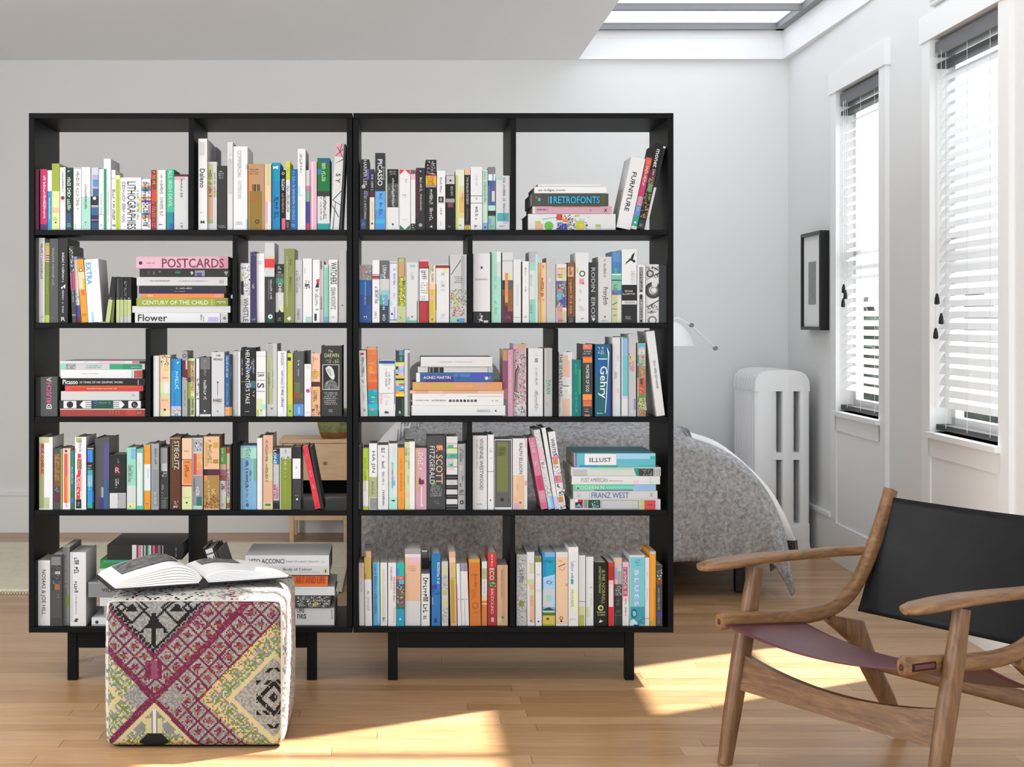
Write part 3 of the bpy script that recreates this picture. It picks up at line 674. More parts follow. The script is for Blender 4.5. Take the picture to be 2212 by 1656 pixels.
load(0, 2, '''
142 262 640 1c1c1c; t 650 985 e4e4e4 185 230:HARPER LEE; b 770 910 6a4fa8 225 260; b 1060 1130 6a4fa8 222 250; o 1000 26 ccc 185; t 1055 1425 dcdcdc 190 222:GO SET A WATCHMAN; b 1430 1560 3c5a96 150 215; m 1470 1520 cde 165 210
268 330 770 141414; b 770 900 3a2f7a 268 280; l 830 1060 dadada 290 312; b 1070 1140 5a1020; b 1142 1570 e6dcc0; l 1200 1440 999 295 310; o 1490 14 333
340 472 555 131313; t 640 988 eee 372 436:PICASSO; l 720 930 bbb 444 462; b 1062 1570 5ca5e0; l 1090 1420 2a5f90 395 435; b 1310 1570 4a90d8; b 1430 1490 3ab0d8
500 648 770 131313; m 790 850 ccc 520 630; b 960 1272 4a4a4a; x 960 1272 111/222/999/333 506 640; t 890 1262 eee 556 596:cloudsplitter; b 1275 1570 dedede; o 1500 14 333
665 802 775 e2e2e2; v 778 845 d8303a; V 1505 1570 1f7a55; m 895 950 999 725 780; m 1100 1160 999 690 760; m 1430 1450 aaa
812 872 780 e4e4e4; b 780 835 5a5a5a; b 840 910 eab5c5; b 1490 1570 1c1c1c; m 1500 1560 ddd
880 1002 752 202020; b 755 1420 6a1a3a 880 905; l 790 830 ccc 920 960; b 1075 1570 1c2a26 905 940; l 880 1080 dcdcdc 930 960; l 1100 1335 cfcfcf 935 958; o 1510 24 aaa 940
1010 1152 645 1c1c1c; x 650 845 777/aaa/ddd/555 1020 1135; b 845 855 b02a2a; b 858 985 dcae28; m 870 980 5a3a10 1020 1130; b 860 985 e8902a 1085 1120; b 990 1010 999; l 1040 1460 d0d0d0 1060 1105; h 1515 1545 eee 1060 1100:4
1160 1268 790 e8e8e8; l 880 1095 666 1198 1222; b 1133 1210 2a2a2a 1178 1248; b 1150 1195 ddd 1200 1206; b 1150 1195 ddd 1218 1224; b 1216 1222 aaa; l 1285 1385 777 1200 1222; l 1450 1530 bbb 1200 1222
1275 1398 850 0e0e0e; b 855 960 c0c0c0 1280 1392; o 920 14 111; b 960 965 eee; l 980 1150 b0b0b0 1340 1372; b 1160 1210 999 1275 1392; b 1210 1275 7a3a4a 1300 1375; m 1515 1545 ccc 1310 1350
1405 1520 777 dedecf; b 850 1570 cfd95a 1412 1440; b 990 1062 d5d99a 1450 1520; b 1062 1135 eac0a0 1450 1520; b 1135 1350 dfb56a 1450 1520; b 1350 1415 cfd48a; l 1090 1200 a07030 1485 1505; m 1500 1530 555 1450 1490
1526 1600 770 1a1a1a; b 770 845 e6b795; t 872 1240 dcdcdc 1548 1576:THE ENGLISH PATIENT; l 1280 1480 888 1553 1570; b 1495 1512 6a1a3a; b 1515 1570 d8c055; m 1520 1560 5a3a10
1606 1758 740 e8e8e8; b 1118 1128 777; b 1216 1224 666; o 1160 16 bbb; l 1265 1445 555 1665 1698; l 850 1000 ccc 1670 1690; h 1510 1545 333 1655 1690:p
1765 1830 780 bfe0d0; l 800 1235 5f9a80 1780 1810; b 1480 1570 7fa8d8; o 1540 14 246
1838 1932 740 7a7a7a; b 838 920 eeeeee; b 840 920 5aa0e0 1890 1910; b 920 985 1f4a30 1838 1880; b 925 1250 3a5f9a 1850 1920; b 980 1060 5a50a8 1885 1920; b 1060 1200 d0d0d0 1885 1925; b 1250 1320 b8e0d0; b 1320 1385 0f2a1c; b 1390 1570 8fc0a8; b 1420 1500 7f9fd0 1838 1880; m 1510 1550 246
1940 2122 855 d6d6da; b 857 915 a5d2c2 1955 2025; l 880 1450 777 2032 2060; b 1280 1570 b8e0d0 1945 1960; b 1350 1460 4fa8b0 1955 2110; b 1462 1492 cdb0e0 2030 2100; m 1512 1540 666 1975 2085
''')
load(0, 3, '''
S 410 1245 965 1001 e6e6e6 d=.25 y=.035
S 365 1315 1003 1088 f0f0f0 d=.24; h 1030 1068 444 412 770:at-edge.com
S 325 1345 1092 1256 353530 d=.27; b 1100 1250 474d20 375 445; b 1100 1250 474d20 1240 1312; b 1130 1160 b04a3a 378 400; b 1150 1190 35b5c8 412 445; b 1130 1225 1a4a5a 560 1235; h 1130 1222 3ac0e8 620 1228:RETROFONTS; b 1130 1222 3a8aa0 545 560; b 1130 1222 5ac0d8 575 592
S 340 1392 1260 1358 cfa0b0 d=.26; b 1262 1358 dcdcdc 340 372; b 1262 1276 c88a70 600 1240; m 1290 1325 5a2a3a 392 580; l 1300 1330 7a4a5a 1100 1120; h 1290 1338 2a0a14 1285 1328:X
S 280 1440 1362 1582 e2e2e2 d=.28; b 1455 1570 b3c26a 375 445; b 1490 1570 e0b090 380 480; o 1520 60 6ab840 555; P 7ad0c0 460 1425 640 1400 640 1412 480 1440; b 1365 1445 d84a3a 660 735; x 1365 1450 a02030/444/e04a3a 640 800; b 1430 1470 e87a3a 740 810; x 1365 1575 111/222/444/888 800 920; b 1470 1490 3aa0c0 670 740; b 1490 1570 3a3590 670 800; x 1480 1575 3a3590/ddd/5a50b0 640 810; b 1455 1560 b8c820 915 1025; o 1520 34 e8c040 985; x 1460 1580 222/111 1030 1075; b 1500 1530 b0c020 1175 1242; b 1535 1555 c8b8f0 1175 1240; b 1425 1450 c8c0f0 955 1025; m 1395 1415 888 1060 1120; b 1370 1400 c0c870 915 960
1445 1635 640 ececec l=200; t 815 1340 141414 1500 1560:FURNITURE
1642 1715 625 d8484a l=210; b 625 700 e06a4a; b 800 870 b02a4a; b 900 1130 c8326a; b 1130 1250 c88aa0; b 1250 1390 5f8fc8; b 1390 1530 1fa090; b 1530 1570 bfe8d8; l 700 1000 f4e0d8 1660 1695; l 1130 1350 d8d8f8 1665 1690; o 1480 14 e8f8ff
1722 1812 440 141414 l=252; t 490 735 f4f4f4 1748 1796:monet; b 780 960 5a1a3a; x 860 1200 6a8a5a/8a9a4a/4a9a6a/b8b870/5a3a2a; b 960 1060 6a9a6a 1740 1800; x 1200 1420 b8904a/c8a05a/8a6a3a/5a4a2a; b 1450 1570 2a2a2a; m 1500 1540 ddd; l 760 850 d8c8d0 1755 1790
1818 1850 470 e2e2e2 l=255; b 470 1000 0e0e0e
''')
load(1, 0, '''
95 140 88 555
147 224 85 c6c6c6; l 160 650 555 170 200; b 120 1215 e0e0e0 212 222; m 1110 1150 333
230 288 110 6f7f22; b 110 150 1a1a3a; b 150 190 8aa030; b 190 315 c0a050; b 320 330 4a2a1a; b 330 345 e8b890; b 345 358 4a2a1a; b 358 375 e8b890; b 375 388 4a2a1a; b 388 400 e8b890; l 600 850 9abf20; b 1110 1215 a8bf3a; b 190 400 d08ab0 230 238
292 405 95 4b4b4b; l 220 740 a5a5a5 325 355; m 1130 1160 999 320 360
412 530 95 1b1b1b; l 265 690 dadada 455 485; l 780 1090 bdbdbd 455 480; P ddd 440 745 500 700 495 760 470 735 455 770; h 1135 1185 ddd 445 498:R
592 645 195 3a3a3a l=-48; x 200 540 999/ccc/222; b 545 780 a05070; l 560 760 3a1a2a; l 790 940 ddd; b 1100 1120 8a8a8a
652 705 335 c8c8c8 l=-60; b 335 380 8aa0b8; b 550 760 e8b8c0; x 780 960 5a8ac8/ddd/888; b 980 1215 4a3a90; b 1140 1215 6a1a30
716 802 370 dc962a l=-66; o 510 24 3a2a1a; o 510 15 eee; b 540 770 eccb9f; b 630 840 dcae30 775 802; b 770 850 e86a2a 745 790; m 1090 1130 8a2a0a
806 992 375 e4e4e4 l=-58; t 415 705 2f9fd8 822 890:EXTRA; b 1070 1140 8fd8d0 850 880; b 1140 1215 8fd0e8 850 880
1030 1085 605 1a1a1a l=82; b 905 1215 b5c083; m 875 900 ddd
1092 1138 605 1a1a1a l=36; b 905 1215 5f6a28; m 875 900 ddd
1175 1220 600 222; b 905 1215 b5c083; m 875 900 ddd; b 640 860 555 1190 1200
1223 1268 604 111; b 905 1130 b5c083; b 1130 1215 bdbdbd; m 875 900 ddd
1271 1320 604 1c1c1c; b 905 1130 b5c083; b 1130 1215 bdbdbd; m 875 900 ddd; x 650 860 888/444
1323 1372 604 171717; b 905 1130 b5c083; b 1130 1215 bdbdbd; m 875 900 ddd
S 1440 2659 330 492 d39fb0 d=.26; b 345 480 d9abba; h 358 480 7a2a45 1780 2604:POSTCARDS; o 418 24 4a1020 1497; b 445 452 d39fb0 1530 1700; m 408 432 a0607a 1550 1700; b 335 490 c88aa0 2540 2659
S 1485 2664 497 601 2a2a2a d=.25; b 530 570 444 1590 1620; b 528 570 555 1660 1690; b 520 545 666 1740 1765; b 530 575 111 1800 1825; b 525 560 1a6a5a 1955 2025; h 530 578 eee 2160 2195:9; b 515 592 8a8a8a 2220 2350; b 545 592 4a4090 2240 2310; P 999 2600 530 2660 530 2635 585
S 1445 2650 603 718 c8c8c8 d=.24; l 640 680 999 1600 1602; m 640 672 7a7a7a 1605 1915; m 645 672 a0a0a0 1950 2400; b 640 690 aaa 2540 2600
S 1475 2630 720 822 1a1a1a d=.25; b 775 822 17173f 1520 2600; m 740 768 ddd 1940 2230; m 788 802 d8a8a0 1935 2100
S 1515 2605 824 881 df7f42 d=.24; b 840 865 e8b070 1590 1660; m 845 862 f0c8a0 1540 1690; b 826 880 e08a80 2480 2570
S 1442 2655 883 986 93a035 d=.26; b 884 895 a8c030 1600 2100; b 895 980 7a8a2a 2490 2655; h 915 968 f4f4e4 1522 2394:CENTURY OF THE CHILD; b 900 980 d8d8b0 2440 2446; h 920 955 e8e8c8 2510 2630:MOMA
S 1385 2690 988 1076 d2d2d2 d=.29
S 1422 2655 1078 1216 dcdcdc d=.27; h 1098 1190 222 1462 1850:Flower; l 1100 1190 555 2290 2315; b 1120 1190 555 2330 2336; b 1135 1195 b8b0dd 2395 2530; b 1085 1205 333 2552 2560; b 1090 1205 c4c4c4 2565 2650; o 1150 22 777 2612
''')
load(1, 1, '''
706 866 415 1a1a1a; b 420 1212 d9d9d9 735 864; x 440 850 222/444/eee/999 735 864; b 555 660 c8cc90 738 765; b 660 840 1c1c1c 738 775; l 460 840 eeeeee 785 845; t 885 1195 555 770 838:WHISTLE; b 900 980 ccd08a 738 755
872 950 268 2d2255 l=-6; x 268 318 222/888; l 700 770 ddd 895 920; m 1150 1185 bcd
955 1064 292 e6e6e6 l=-14; m 390 440 999
1054 1185 150 c9c9c9; b 335 365 e0b890; b 365 482 d03a30; b 365 410 c8307a 1054 1095; b 482 545 e6b8c0 1095 1165; b 522 550 a8e0c8 1095 1165; b 600 1215 2c2c2c; l 640 910 dedede 1130 1152; b 640 905 777 1105 1115; b 1155 1215 0f4a35 1095 1165; o 1130 30 d8efe6 1130; o 1130 14 3a8a6a 1130
1200 1307 432 232323; l 465 580 cfcfcf 1230 1270; b 560 625 5a5a5a; b 625 695 3f8f78; b 695 810 555; b 810 1070 d0d0d0; t 685 915 eeeeee 1240 1278:CHELSEA; b 990 1070 d5dba8 1240 1305; P 111 1205 1080 1235 1070 1252 1030 1270 1065 1305 1080 1305 1215 1205 1215; m 1140 1190 ccc 1230 1280
1312 1452 228 7f8745; l 330 1000 d8dcb0 1345 1362; l 600 800 3a4020 1385 1410; l 370 460 3a4020 1390 1410; P e8e8d0 1350 1155 1385 1125 1410 1155 1380 1185
1458 1554 375 c4c4c4; l 520 840 6a6a6a 1475 1495; l 590 760 888 1510 1525; b 1020 1180 aaa 1480 1530; m 1030 1170 555 1485 1525
1562 1682 360 e4e4e4; x 635 760 222/333/111 1568 1655; b 1130 1215 a8d0c8 1602 1675; b 480 560 d0d0d0 1575 1600
1692 1785 375 e8e8e8; P c8304a 1740 640 1785 628 1775 700 1745 700; P 1a1a1a 1725 745 1745 690 1775 690 1775 745; l 765 1060 8a8a8a 1725 1765; b 1090 1185 2a2a2a 1715 1745
1788 1838 385 dcdcdc; b 395 500 888 1795 1818; l 860 1050 444 1800 1818; b 620 1215 e8c8d8 1826 1838
1845 1898 440 d0d0d0; b 480 1130 6fcfae 1855 1895; b 1130 1215 5aa8c8 1850 1895
1905 2024 375 e6e6e6; t 410 700 333 1930 2010:WATCHERS; t 745 1035 4a4a4a 1935 1995:DEAN KOONTZ; m 1115 1155 999 1930 2000
2034 2140 252 b6b6b6; o 980 10 444; b 260 1200 a8a8a8 2034 2050
''')
load(1, 2, '''
130 292 440 9a9a9a; x 440 640 777/bbb/666 130 285; b 480 550 c88a9a 148 215; b 645 1215 2a55a0; b 660 840 1f6fb0 135 220; b 660 850 6aa0d8 205 218; b 850 970 2a5070 222 290; l 850 970 dfe8f4 200 216; h 1120 1150 eef 190 232:M; m 1158 1170 cdf 185 245
305 398 380 e4e4e4; b 568 576 333; b 585 628 b02a4a; b 636 640 333; l 730 980 555 338 368; b 770 920 b8b0e8 370 390; l 1065 1160 222 335 360
402 527 385 5c5c5c; b 560 640 5aa088 405 435; b 630 775 c8c8c8; l 450 660 dedede 440 490; b 775 905 90c4b6; b 840 985 6f9fc8 440 510; b 840 970 3ab090 402 432; b 985 1215 1f3f5a 440 510; b 985 1215 3a3a3a 402 440; l 870 1050 cfe 440 470; t 1105 1185 f4f4f4 440 475:I/O
532 632 400 e0e0ea; b 415 423 222; l 480 770 9a86e0 580 606; l 820 900 555 580 600; b 920 985 b0e0d0 540 570; b 1000 1180 b8b0f0 585 608; P 222 548 1095 565 1075 580 1100 562 1112; b 1170 1178 111
640 742 350 8a9238; b 360 405 b0b880 655 725; b 405 600 c89870 655 725; x 600 980 3a4010/b8c820/e8e8a0 655 742; t 620 992 e8ee40 672 718:Another Life; b 990 1215 bcc690; m 1120 1160 4a5020 655 700
756 905 412 d8d8d8; b 440 475 9ac8b8 800 870; l 540 660 bbb; b 1130 1180 8fc8b8 760 800; b 1180 1205 6fb8a0; o 1130 12 a85060; b 920 1215 1a7a50 893 905
930 1048 372 e8b0c0; b 398 480 b8282e; b 480 492 2a1a1a; b 492 925 e6e6e6; l 520 560 222 950 970; l 530 640 222 985 1005; m 510 640 333 950 1035; m 670 760 777 940 1015; b 675 830 e8b890 1018 1040; m 770 825 222 945 1035; m 850 910 666 945 1015; b 920 930 1a3a1a; b 930 1215 b5282c; b 930 1215 6a2a6a 1022 1034
1055 1142 445 e2dcc8; b 445 560 c0c880 1062 1082; b 695 770 ecc4a4; b 770 1215 dcc06a; b 770 1110 d0b830 1080 1112; b 850 910 e6b080; l 450 690 777 1090 1115; h 1150 1185 5a4a10 1085 1110:w
1148 1322 440 dedede; b 448 486 8a2a22; b 486 550 d8dea0 1235 1300; l 550 620 b4b4b4; l 660 800 bcbcbc; l 1090 1170 ccc; b 1060 1215 e8c4b0 1148 1158; b 700 1050 8a4a2a 1148 1153
1335 1555 305 c8c8c8; P 333 1345 570 1352 575 1520 325 1514 318; b 320 980 b0b0b0 1480 1525; m 590 690 777 1380 1520; b 840 910 e0b090 1335 1375; b 840 985 c0c68e 1378 1450; x 760 980 888/666/a8b070; x 985 1130 a0603c/7a4028/c88860 1340 1525; b 1130 1215 9ac8b8 1335 1440; b 1150 1215 6a9ac8 1450 1525; o 1180 16 2a6a5a 1440
1642 1868 292 dcdcdc; o 480 18 222 1750; o 480 28 dcdcdc 1715; h 618 655 999 1670 1830:patience; b 1062 1215 161616; x 1080 1210 ddd/aaa/eee 1690 1770; b 1180 1215 ccc 1780 1840
1885 2012 265 a9dcc8; b 268 405 e8e8e8 1955 2008; b 405 600 d4d4d4 1960 2008; l 590 800 8fc4b0 1930 1950; l 920 1130 7fb8a0 1925 1955
2028 2168 275 d8d8d8; b 380 400 bbb; b 550 640 d8dca8 2105 2160; b 645 770 5a5a5a; b 650 770 1a2a3a 2030 2060; b 770 985 7a4a28; b 850 985 5a2038 2030 2060; b 985 1215 5a2038; b 770 1060 8a5a30 2100 2168; b 550 945 e0904a 2065 2102; b 850 930 c8b050 2068 2098; m 1120 1160 c890a0 2065 2140
''')
load(1, 3, '''
85 186 370 e2e2e2; b 1138 1144 999; b 700 990 d4d4d4 125 150
206 292 395 e8e8e8; l 480 610 888 235 262; l 650 690 ccc; l 730 820 666 240 256; m 1110 1150 444
298 412 268 b8b8b8; b 410 515 9fd5c5 300 375; b 515 900 dadada 300 375; b 905 1215 92c8b6 300 375; b 300 1215 b4e6ec 378 410; l 570 720 999 310 330; l 970 1090 5a9a80 310 330
416 444 412 e0a830; b 555 912 f09030
446 520 414 e8c09a; l 450 500 a87850; l 620 885 7a3a1a 452 486; l 900 920 a87850
526 645 345 c2c2c2; b 620 680 d8d8d8 560 580; l 630 1000 dedede 565 585; m 1100 1165 e4e4e4 555 600
652 792 430 dedede; b 478 625 e2c09a 665 785; m 485 500 6a4a2a; m 560 620 5a4a2a 665 760; b 560 690 d0d8a0 735 785; b 655 1010 7a7a7a; x 660 1010 222/aaa/ddd/444; b 665 700 6a50a8 665 735; b 770 800 d88098 670 735; P 5fb0c8 665 800 735 830 720 910 680 910; P 4a3f9a 690 920 780 860 770 1005 735 960; b 880 1005 5a50a8 740 765; b 990 1050 d0909a 665 735; b 1050 1215 d4a090 665 735; b 1050 1215 c0c894 735 785; b 1140 1215 d090b0 665 735; m 1040 1065 333 700 735; m 1165 1200 7a5a5a 670 770
806 900 412 8a5a3a; b 470 600 e0a878 808 885; b 600 1130 7a4a28 808 885; l 480 590 5a2a10 825 860; l 640 1120 e8b888 835 860; x 640 1130 5a3418/9a6838 808 885; b 1130 1215 2a2a2a; m 1140 1210 ccc
912 1082 280 e2e2e2; b 480 550 d4d8b0 912 955; r 560 40 2a2a2a 1000; b 575 600 e2e2e2 1035 1050; b 625 700 dd9aae 960 1025; o 690 10 8a2a4a 1012; l 760 820 bbb 965 985; l 890 950 bbb 960 980; m 990 1060 bbb 960 1030; m 1140 1170 444 980 1025
1088 1205 410 2a2a2a; b 420 1215 444 1180 1200; t 480 800 bdbdbd 1118 1170:RODIN; t 875 1150 bdbdbd 1118 1170:EROS; P ddd 1125 1165 1150 1140 1172 1165 1148 1190
1212 1388 335 d6d6d6; b 360 1200 c8c8c8 1212 1225; l 372 615 666 1285 1312; t 740 975 2a2a2a 1262 1338:PrairyErth; P 555 1285 1140 1305 1110 1312 1145; m 1172 1195 888 1245 1345
1392 1518 265 3a78b0; b 275 405 5a90c0 1405 1500; b 490 550 3ab888 1430 1460; b 470 555 2a88a0 1400 1425; b 555 780 7fc0a8; b 565 580 d8ecd8; b 640 655 2a4a4a; m 700 780 3a3a3a 1405 1470; b 810 842 a83a5a 1400 1460; b 842 1215 c6ca9a; P 333 1395 970 1400 978 1500 925 1490 920; b 1025 1032 333; m 1100 1130 555 1405 1470; l 980 1010 666 1430 1450; b 842 1200 d8d8cc 1465 1515
1524 1722 236 ececec; P 0e0e0e 1565 445 1590 400 1625 372 1605 362 1640 360 1660 310 1700 272 1685 330 1672 375 1700 378 1705 410 1680 412 1665 395 1640 385 1600 415; m 520 700 aaa 1640 1715; b 708 918 0e0e0e; b 918 968 e0e0e0; b 930 955 aaa 1560 1700; b 968 1225 0e0e0e; h 780 803 dcdcdc 1566 1672:EDGAR; h 816 840 dcdcdc 1530 1700:ALLAN POE; h 1122 1142 bbb 1575 1640:Robin; h 1145 1165 bbb 1575 1645:Poems
1730 1838 443 e8e8e8; b 472 1212 1c1c1c 1755 1806; b 478 1206 d8d8d8 1760 1801; b 484 1200 1c1c1c 1764 1797; l 490 790 eee 1770 1792; l 900 1190 eee 1770 1792; o 835 34 e0e0e0 1780; o 855 22 222 1780
1843 2016 436 e0e0e0; r 780 110 333 1940; r 780 80 555 1940; r 780 50 999 1950; o 700 40 ddd 1960; x 450 620 333/777/555 1850 2010; x 950 1090 555/888/333 1850 2010; r 1180 60 777 1930; r 560 50 444 1900; P 333 1843 640 1850 640 2016 560 2016 545; P 333 1850 1000 1856 1010 2016 920 2010 910
2022 2128 445 0c0c0c
''')
load(2, 0, '''
104 160 705 1f1f1f
168 392 700 474747; u 1058 1125 eeeeee 250 316:ED; u 778 1042 e0508a 250 316:RUSCH; u 705 768 bbbbbb 250 316:A; b 850 1070 2a5a4a 330 355
S 430 1555 489 521 d4d4d4 d=.24; b 491 520 e8b8c8 940 1290; b 491 520 c86a80 1385 1475; b 490 521 2a0a10 1480 1555; m 493 508 999 740 820
S 437 1555 524 602 c4c4c4 d=.24; b 530 598 7ad0b0 437 505; b 528 598 9a9a9a 505 640; x 528 598 333/777/ddd 510 650; m 540 592 3aa080 760 1010; b 530 598 2f9a70 1085 1260; b 530 598 1a8a62 1260 1515; m 560 580 ddd 1370 1500
S 437 1518 604 717 dedede d=.25; m 648 668 999 690 975; b 615 712 c8326a 1408 1434; b 615 712 777 1434 1442; b 612 712 b0453a 1443 1516; b 610 712 7ac0a8 1378 1392
S 462 1555 719 812 141414 d=.27; h 735 796 eeeeee 465 665:Picasso; h 757 785 dddddd 690 1265:30 YEARS OF HIS GRAPHIC WORK; b 738 805 ccc 1462 1470
S 500 1530 814 888 c8322f d=.24; b 815 842 c0561a 580 1440; b 820 880 e03a4a 510 570; m 845 868 f4e4dc 765 1298
S 440 1478 890 1010 c4c4c4 d=.26; b 892 902 e8c8a0 460 800; b 905 912 9ad89a 800 1300; m 930 965 999 1375 1430
S 420 1505 1012 1118 131313 d=.26; b 1018 1114 e0e0e0 475 645; o 1068 44 141414 560; P e0e0e0 690 1067 735 1018 845 1018 845 1114 735 1114; b 1035 1044 141414 765 850; b 1062 1071 141414 765 850; b 1089 1098 141414 765 850; b 1014 1116 134a3a 862 1135; b 1016 1060 24508a 866 930; m 1030 1060 8ab0a0 940 1120; P e0e0e0 1285 1067 1240 1018 1135 1018 1135 1114 1240 1114; b 1035 1044 141414 1130 1215; b 1062 1071 141414 1130 1215; b 1089 1098 141414 1130 1215; b 1018 1114 e0e0e0 1336 1500; o 1068 44 141414 1418; x 1045 1095 ddd/bbb 1395 1440
S 428 1555 1120 1236 963528 d=.28; b 1122 1134 c8c8c8; l 1138 1200 c86a50 1080 1105; l 1138 1200 c86a50 1120 1145; b 1145 1205 c86a50 1170 1176; b 1145 1205 c86a50 1205 1212; b 1138 1215 b83a30 1300 1440; m 1165 1190 ddd 1450 1515
1668 1742 420 e2e2e2; b 420 1225 cfcfcf 1725 1735
1750 1890 412 e6d3b0; x 412 550 3a1a20/6a3a4a/c8a070/4a2a1a 1755 1885; b 550 625 d8c070 1805 1870; b 558 770 ecc4a4 1755 1805; b 625 770 ecc4a4 1805 1870; b 770 915 d3dca0 1755 1802; b 770 1060 dadada 1805 1875; b 915 990 c8cc98; b 990 1140 e6b896; b 1140 1215 cfd8a0 1755 1805; o 1135 16 3a3a3a 1818; m 700 730 c08a60; m 1000 1020 999
1902 2034 460 0f88c0; b 465 620 0f78b0 1905 1950; l 630 870 a8dcf4 1955 2005; l 500 550 bfe 1980 2010; b 910 1085 3a60c8 1940 1955; b 1088 1120 b8b0e8; b 1120 1215 c8c8c8; x 1120 1215 777/aaa/555
2048 2118 358 9a9a9a; r 420 26 222 2080; b 480 745 5a1a30; P 9a9a9a 2048 700 2048 800 2118 720; b 745 1215 a0a0a0; l 870 1100 888 2070 2092; b 480 600 c8b0b8 2095 2118
2124 2216 455 d3dca8; b 485 705 a87a3a 2126 2164; b 705 770 4a4a4a 2126 2164; b 770 990 a8c030 2126 2164; b 990 1215 6a7a4a 2126 2160; b 555 915 e6b090 2168 2206; c 485 880 2a2a2a 2166 2208:樅ノ木は残った; c 950 1205 2a2a2a 2168 2206:山本周五郎
''')
load(2, 1, '''
145 188 455 e4e4e4; x 700 1000 999/555
196 338 435 3c3c3c; b 440 600 6a6a6a 200 330; l 470 710 999 252 280; l 725 1025 d4d4d4 245 285; o 1152 12 eee 260; m 1175 1185 bbb 220 300; b 1195 1225 dcdcdc
350 520 370 cbcbcb; h 404 430 444 408 466:THE; h 455 482 333 375 495:PROFILE; o 772 11 333 432; b 775 950 4a4a4a 428 434; h 990 1034 4a4a4a 372 485:RABID; b 1050 1054 999 380 480; h 1145 1165 555 415 442:W
526 592 410 1f5a8f; b 1100 1215 e0a070; l 430 740 cfe0f0 545 572; l 780 1080 8fb0d0 548 570; m 1130 1160 8a4a1a
594 622 410 222; b 1100 1215 c88020; l 540 730 bbb
630 736 355 a8a8a8; b 370 1200 bcbcbc 640 690; b 370 1215 e0e0e0 705 728; b 1135 1210 5ab8a8 630 655; b 770 1000 9aa898 630 642
744 938 310 181818; x 450 650 888/666/aaa 870 920; b 770 850 2a6a60 880 936; t 345 1058 eeeeee 803 858:HELPRIN WINTER'S TALE; b 590 625 3a70a0 806 870; b 560 590 7ab8e0 862 878; b 780 840 6aa0d8 860 878; b 760 766 999; l 460 690 b0b0b0 748 766; x 880 960 999/ccc 885 925; m 1148 1172 cfcfcf 775 880
944 1070 360 e4e4e4; b 640 648 444 950 1055; t 668 700 333 960 1045:R; b 742 748 444 950 1055; t 780 850 333 955 1045:S; b 888 895 444 950 1055; b 420 430 ccc; l 915 955 777 955 1050; b 990 1200 d3dba0 950 1020; b 1065 1135 a8e0d0 1022 1068; b 1135 1215 b0c030 950 975; o 1145 8 555
1080 1218 260 c4c4c0; b 265 405 a8a8a8 1090 1165; b 410 1060 a8b080 1095 1165; b 640 1060 8a9060 1095 1120; l 480 850 e0e0d8 1140 1155; l 620 850 888c80 1160 1172; l 700 820 3a4a2a 1110 1122; h 1105 1135 333 1130 1165:X
1226 1346 358 e8e8e8; l 382 560 777 1272 1302; l 600 1115 555 1275 1302; b 370 1190 b8b0e8 1305 1312
1354 1428 385 c5d44a; b 440 485 222 1358 1405; b 490 1060 e0c040 1392 1425; b 1065 1215 a8c840; o 1155 14 4a6a1a
1437 1572 360 4d4d4d; l 480 560 dcdcdc 1495 1520; b 590 690 c8c8c8 1500 1506; b 770 915 5f6f35 1455 1525; b 918 985 8a4a2a 1455 1525; b 918 985 5a6a30 1528 1565; b 1062 1215 5a90c8; b 1100 1190 9ac8e8 1500 1520; b 420 850 6a3a6a 1437 1448; b 850 1060 7a4a3a 1437 1450
1575 1624 360 2e2e2e y=.13 d=.2
1582 1672 530 e6e6e6; o 885 26 b04a80 1628; b 850 915 e4b8cc 1650 1668; l 560 590 999; m 1160 1180 ddd
1676 1800 388 e8bb98; l 420 560 b87f5a 1690 1705; m 440 480 a86a40; b 625 700 d8b040 1680 1780; l 600 740 b87f5a 1705 1745; b 765 830 4a2018; b 830 1215 e6b48a; b 850 990 d8b060 1745 1768; l 880 1040 7a3f24 1705 1745; x 1060 1210 8a5030/5a2a14/c89068; b 400 1215 6a2a1a 1790 1800
1808 2080 285 2a2a2a; h 342 375 c0c890 1898 1960:The; h 388 442 c0c890 1850 2040:DARWIN; x 455 520 a0a870/7a8050 1850 2040; b 535 872 c8c8c8 1822 2044; b 543 864 101010 1830 2036; P dcdcdc 1860 585 1900 555 1940 565 1968 610 1985 690 1975 735 1950 735 1915 700 1880 640; P b0b0b0 1870 600 1890 585 1930 600 1950 680 1930 690 1900 650; P 777 1870 760 1935 735 1950 740 2000 770 2030 830 2030 862 1850 862 1850 810; x 760 862 222/bbb/444/777 1850 2030; m 900 1075 d0d0d0 1835 2045; m 1130 1172 e4e4e4 1895 1975
''')
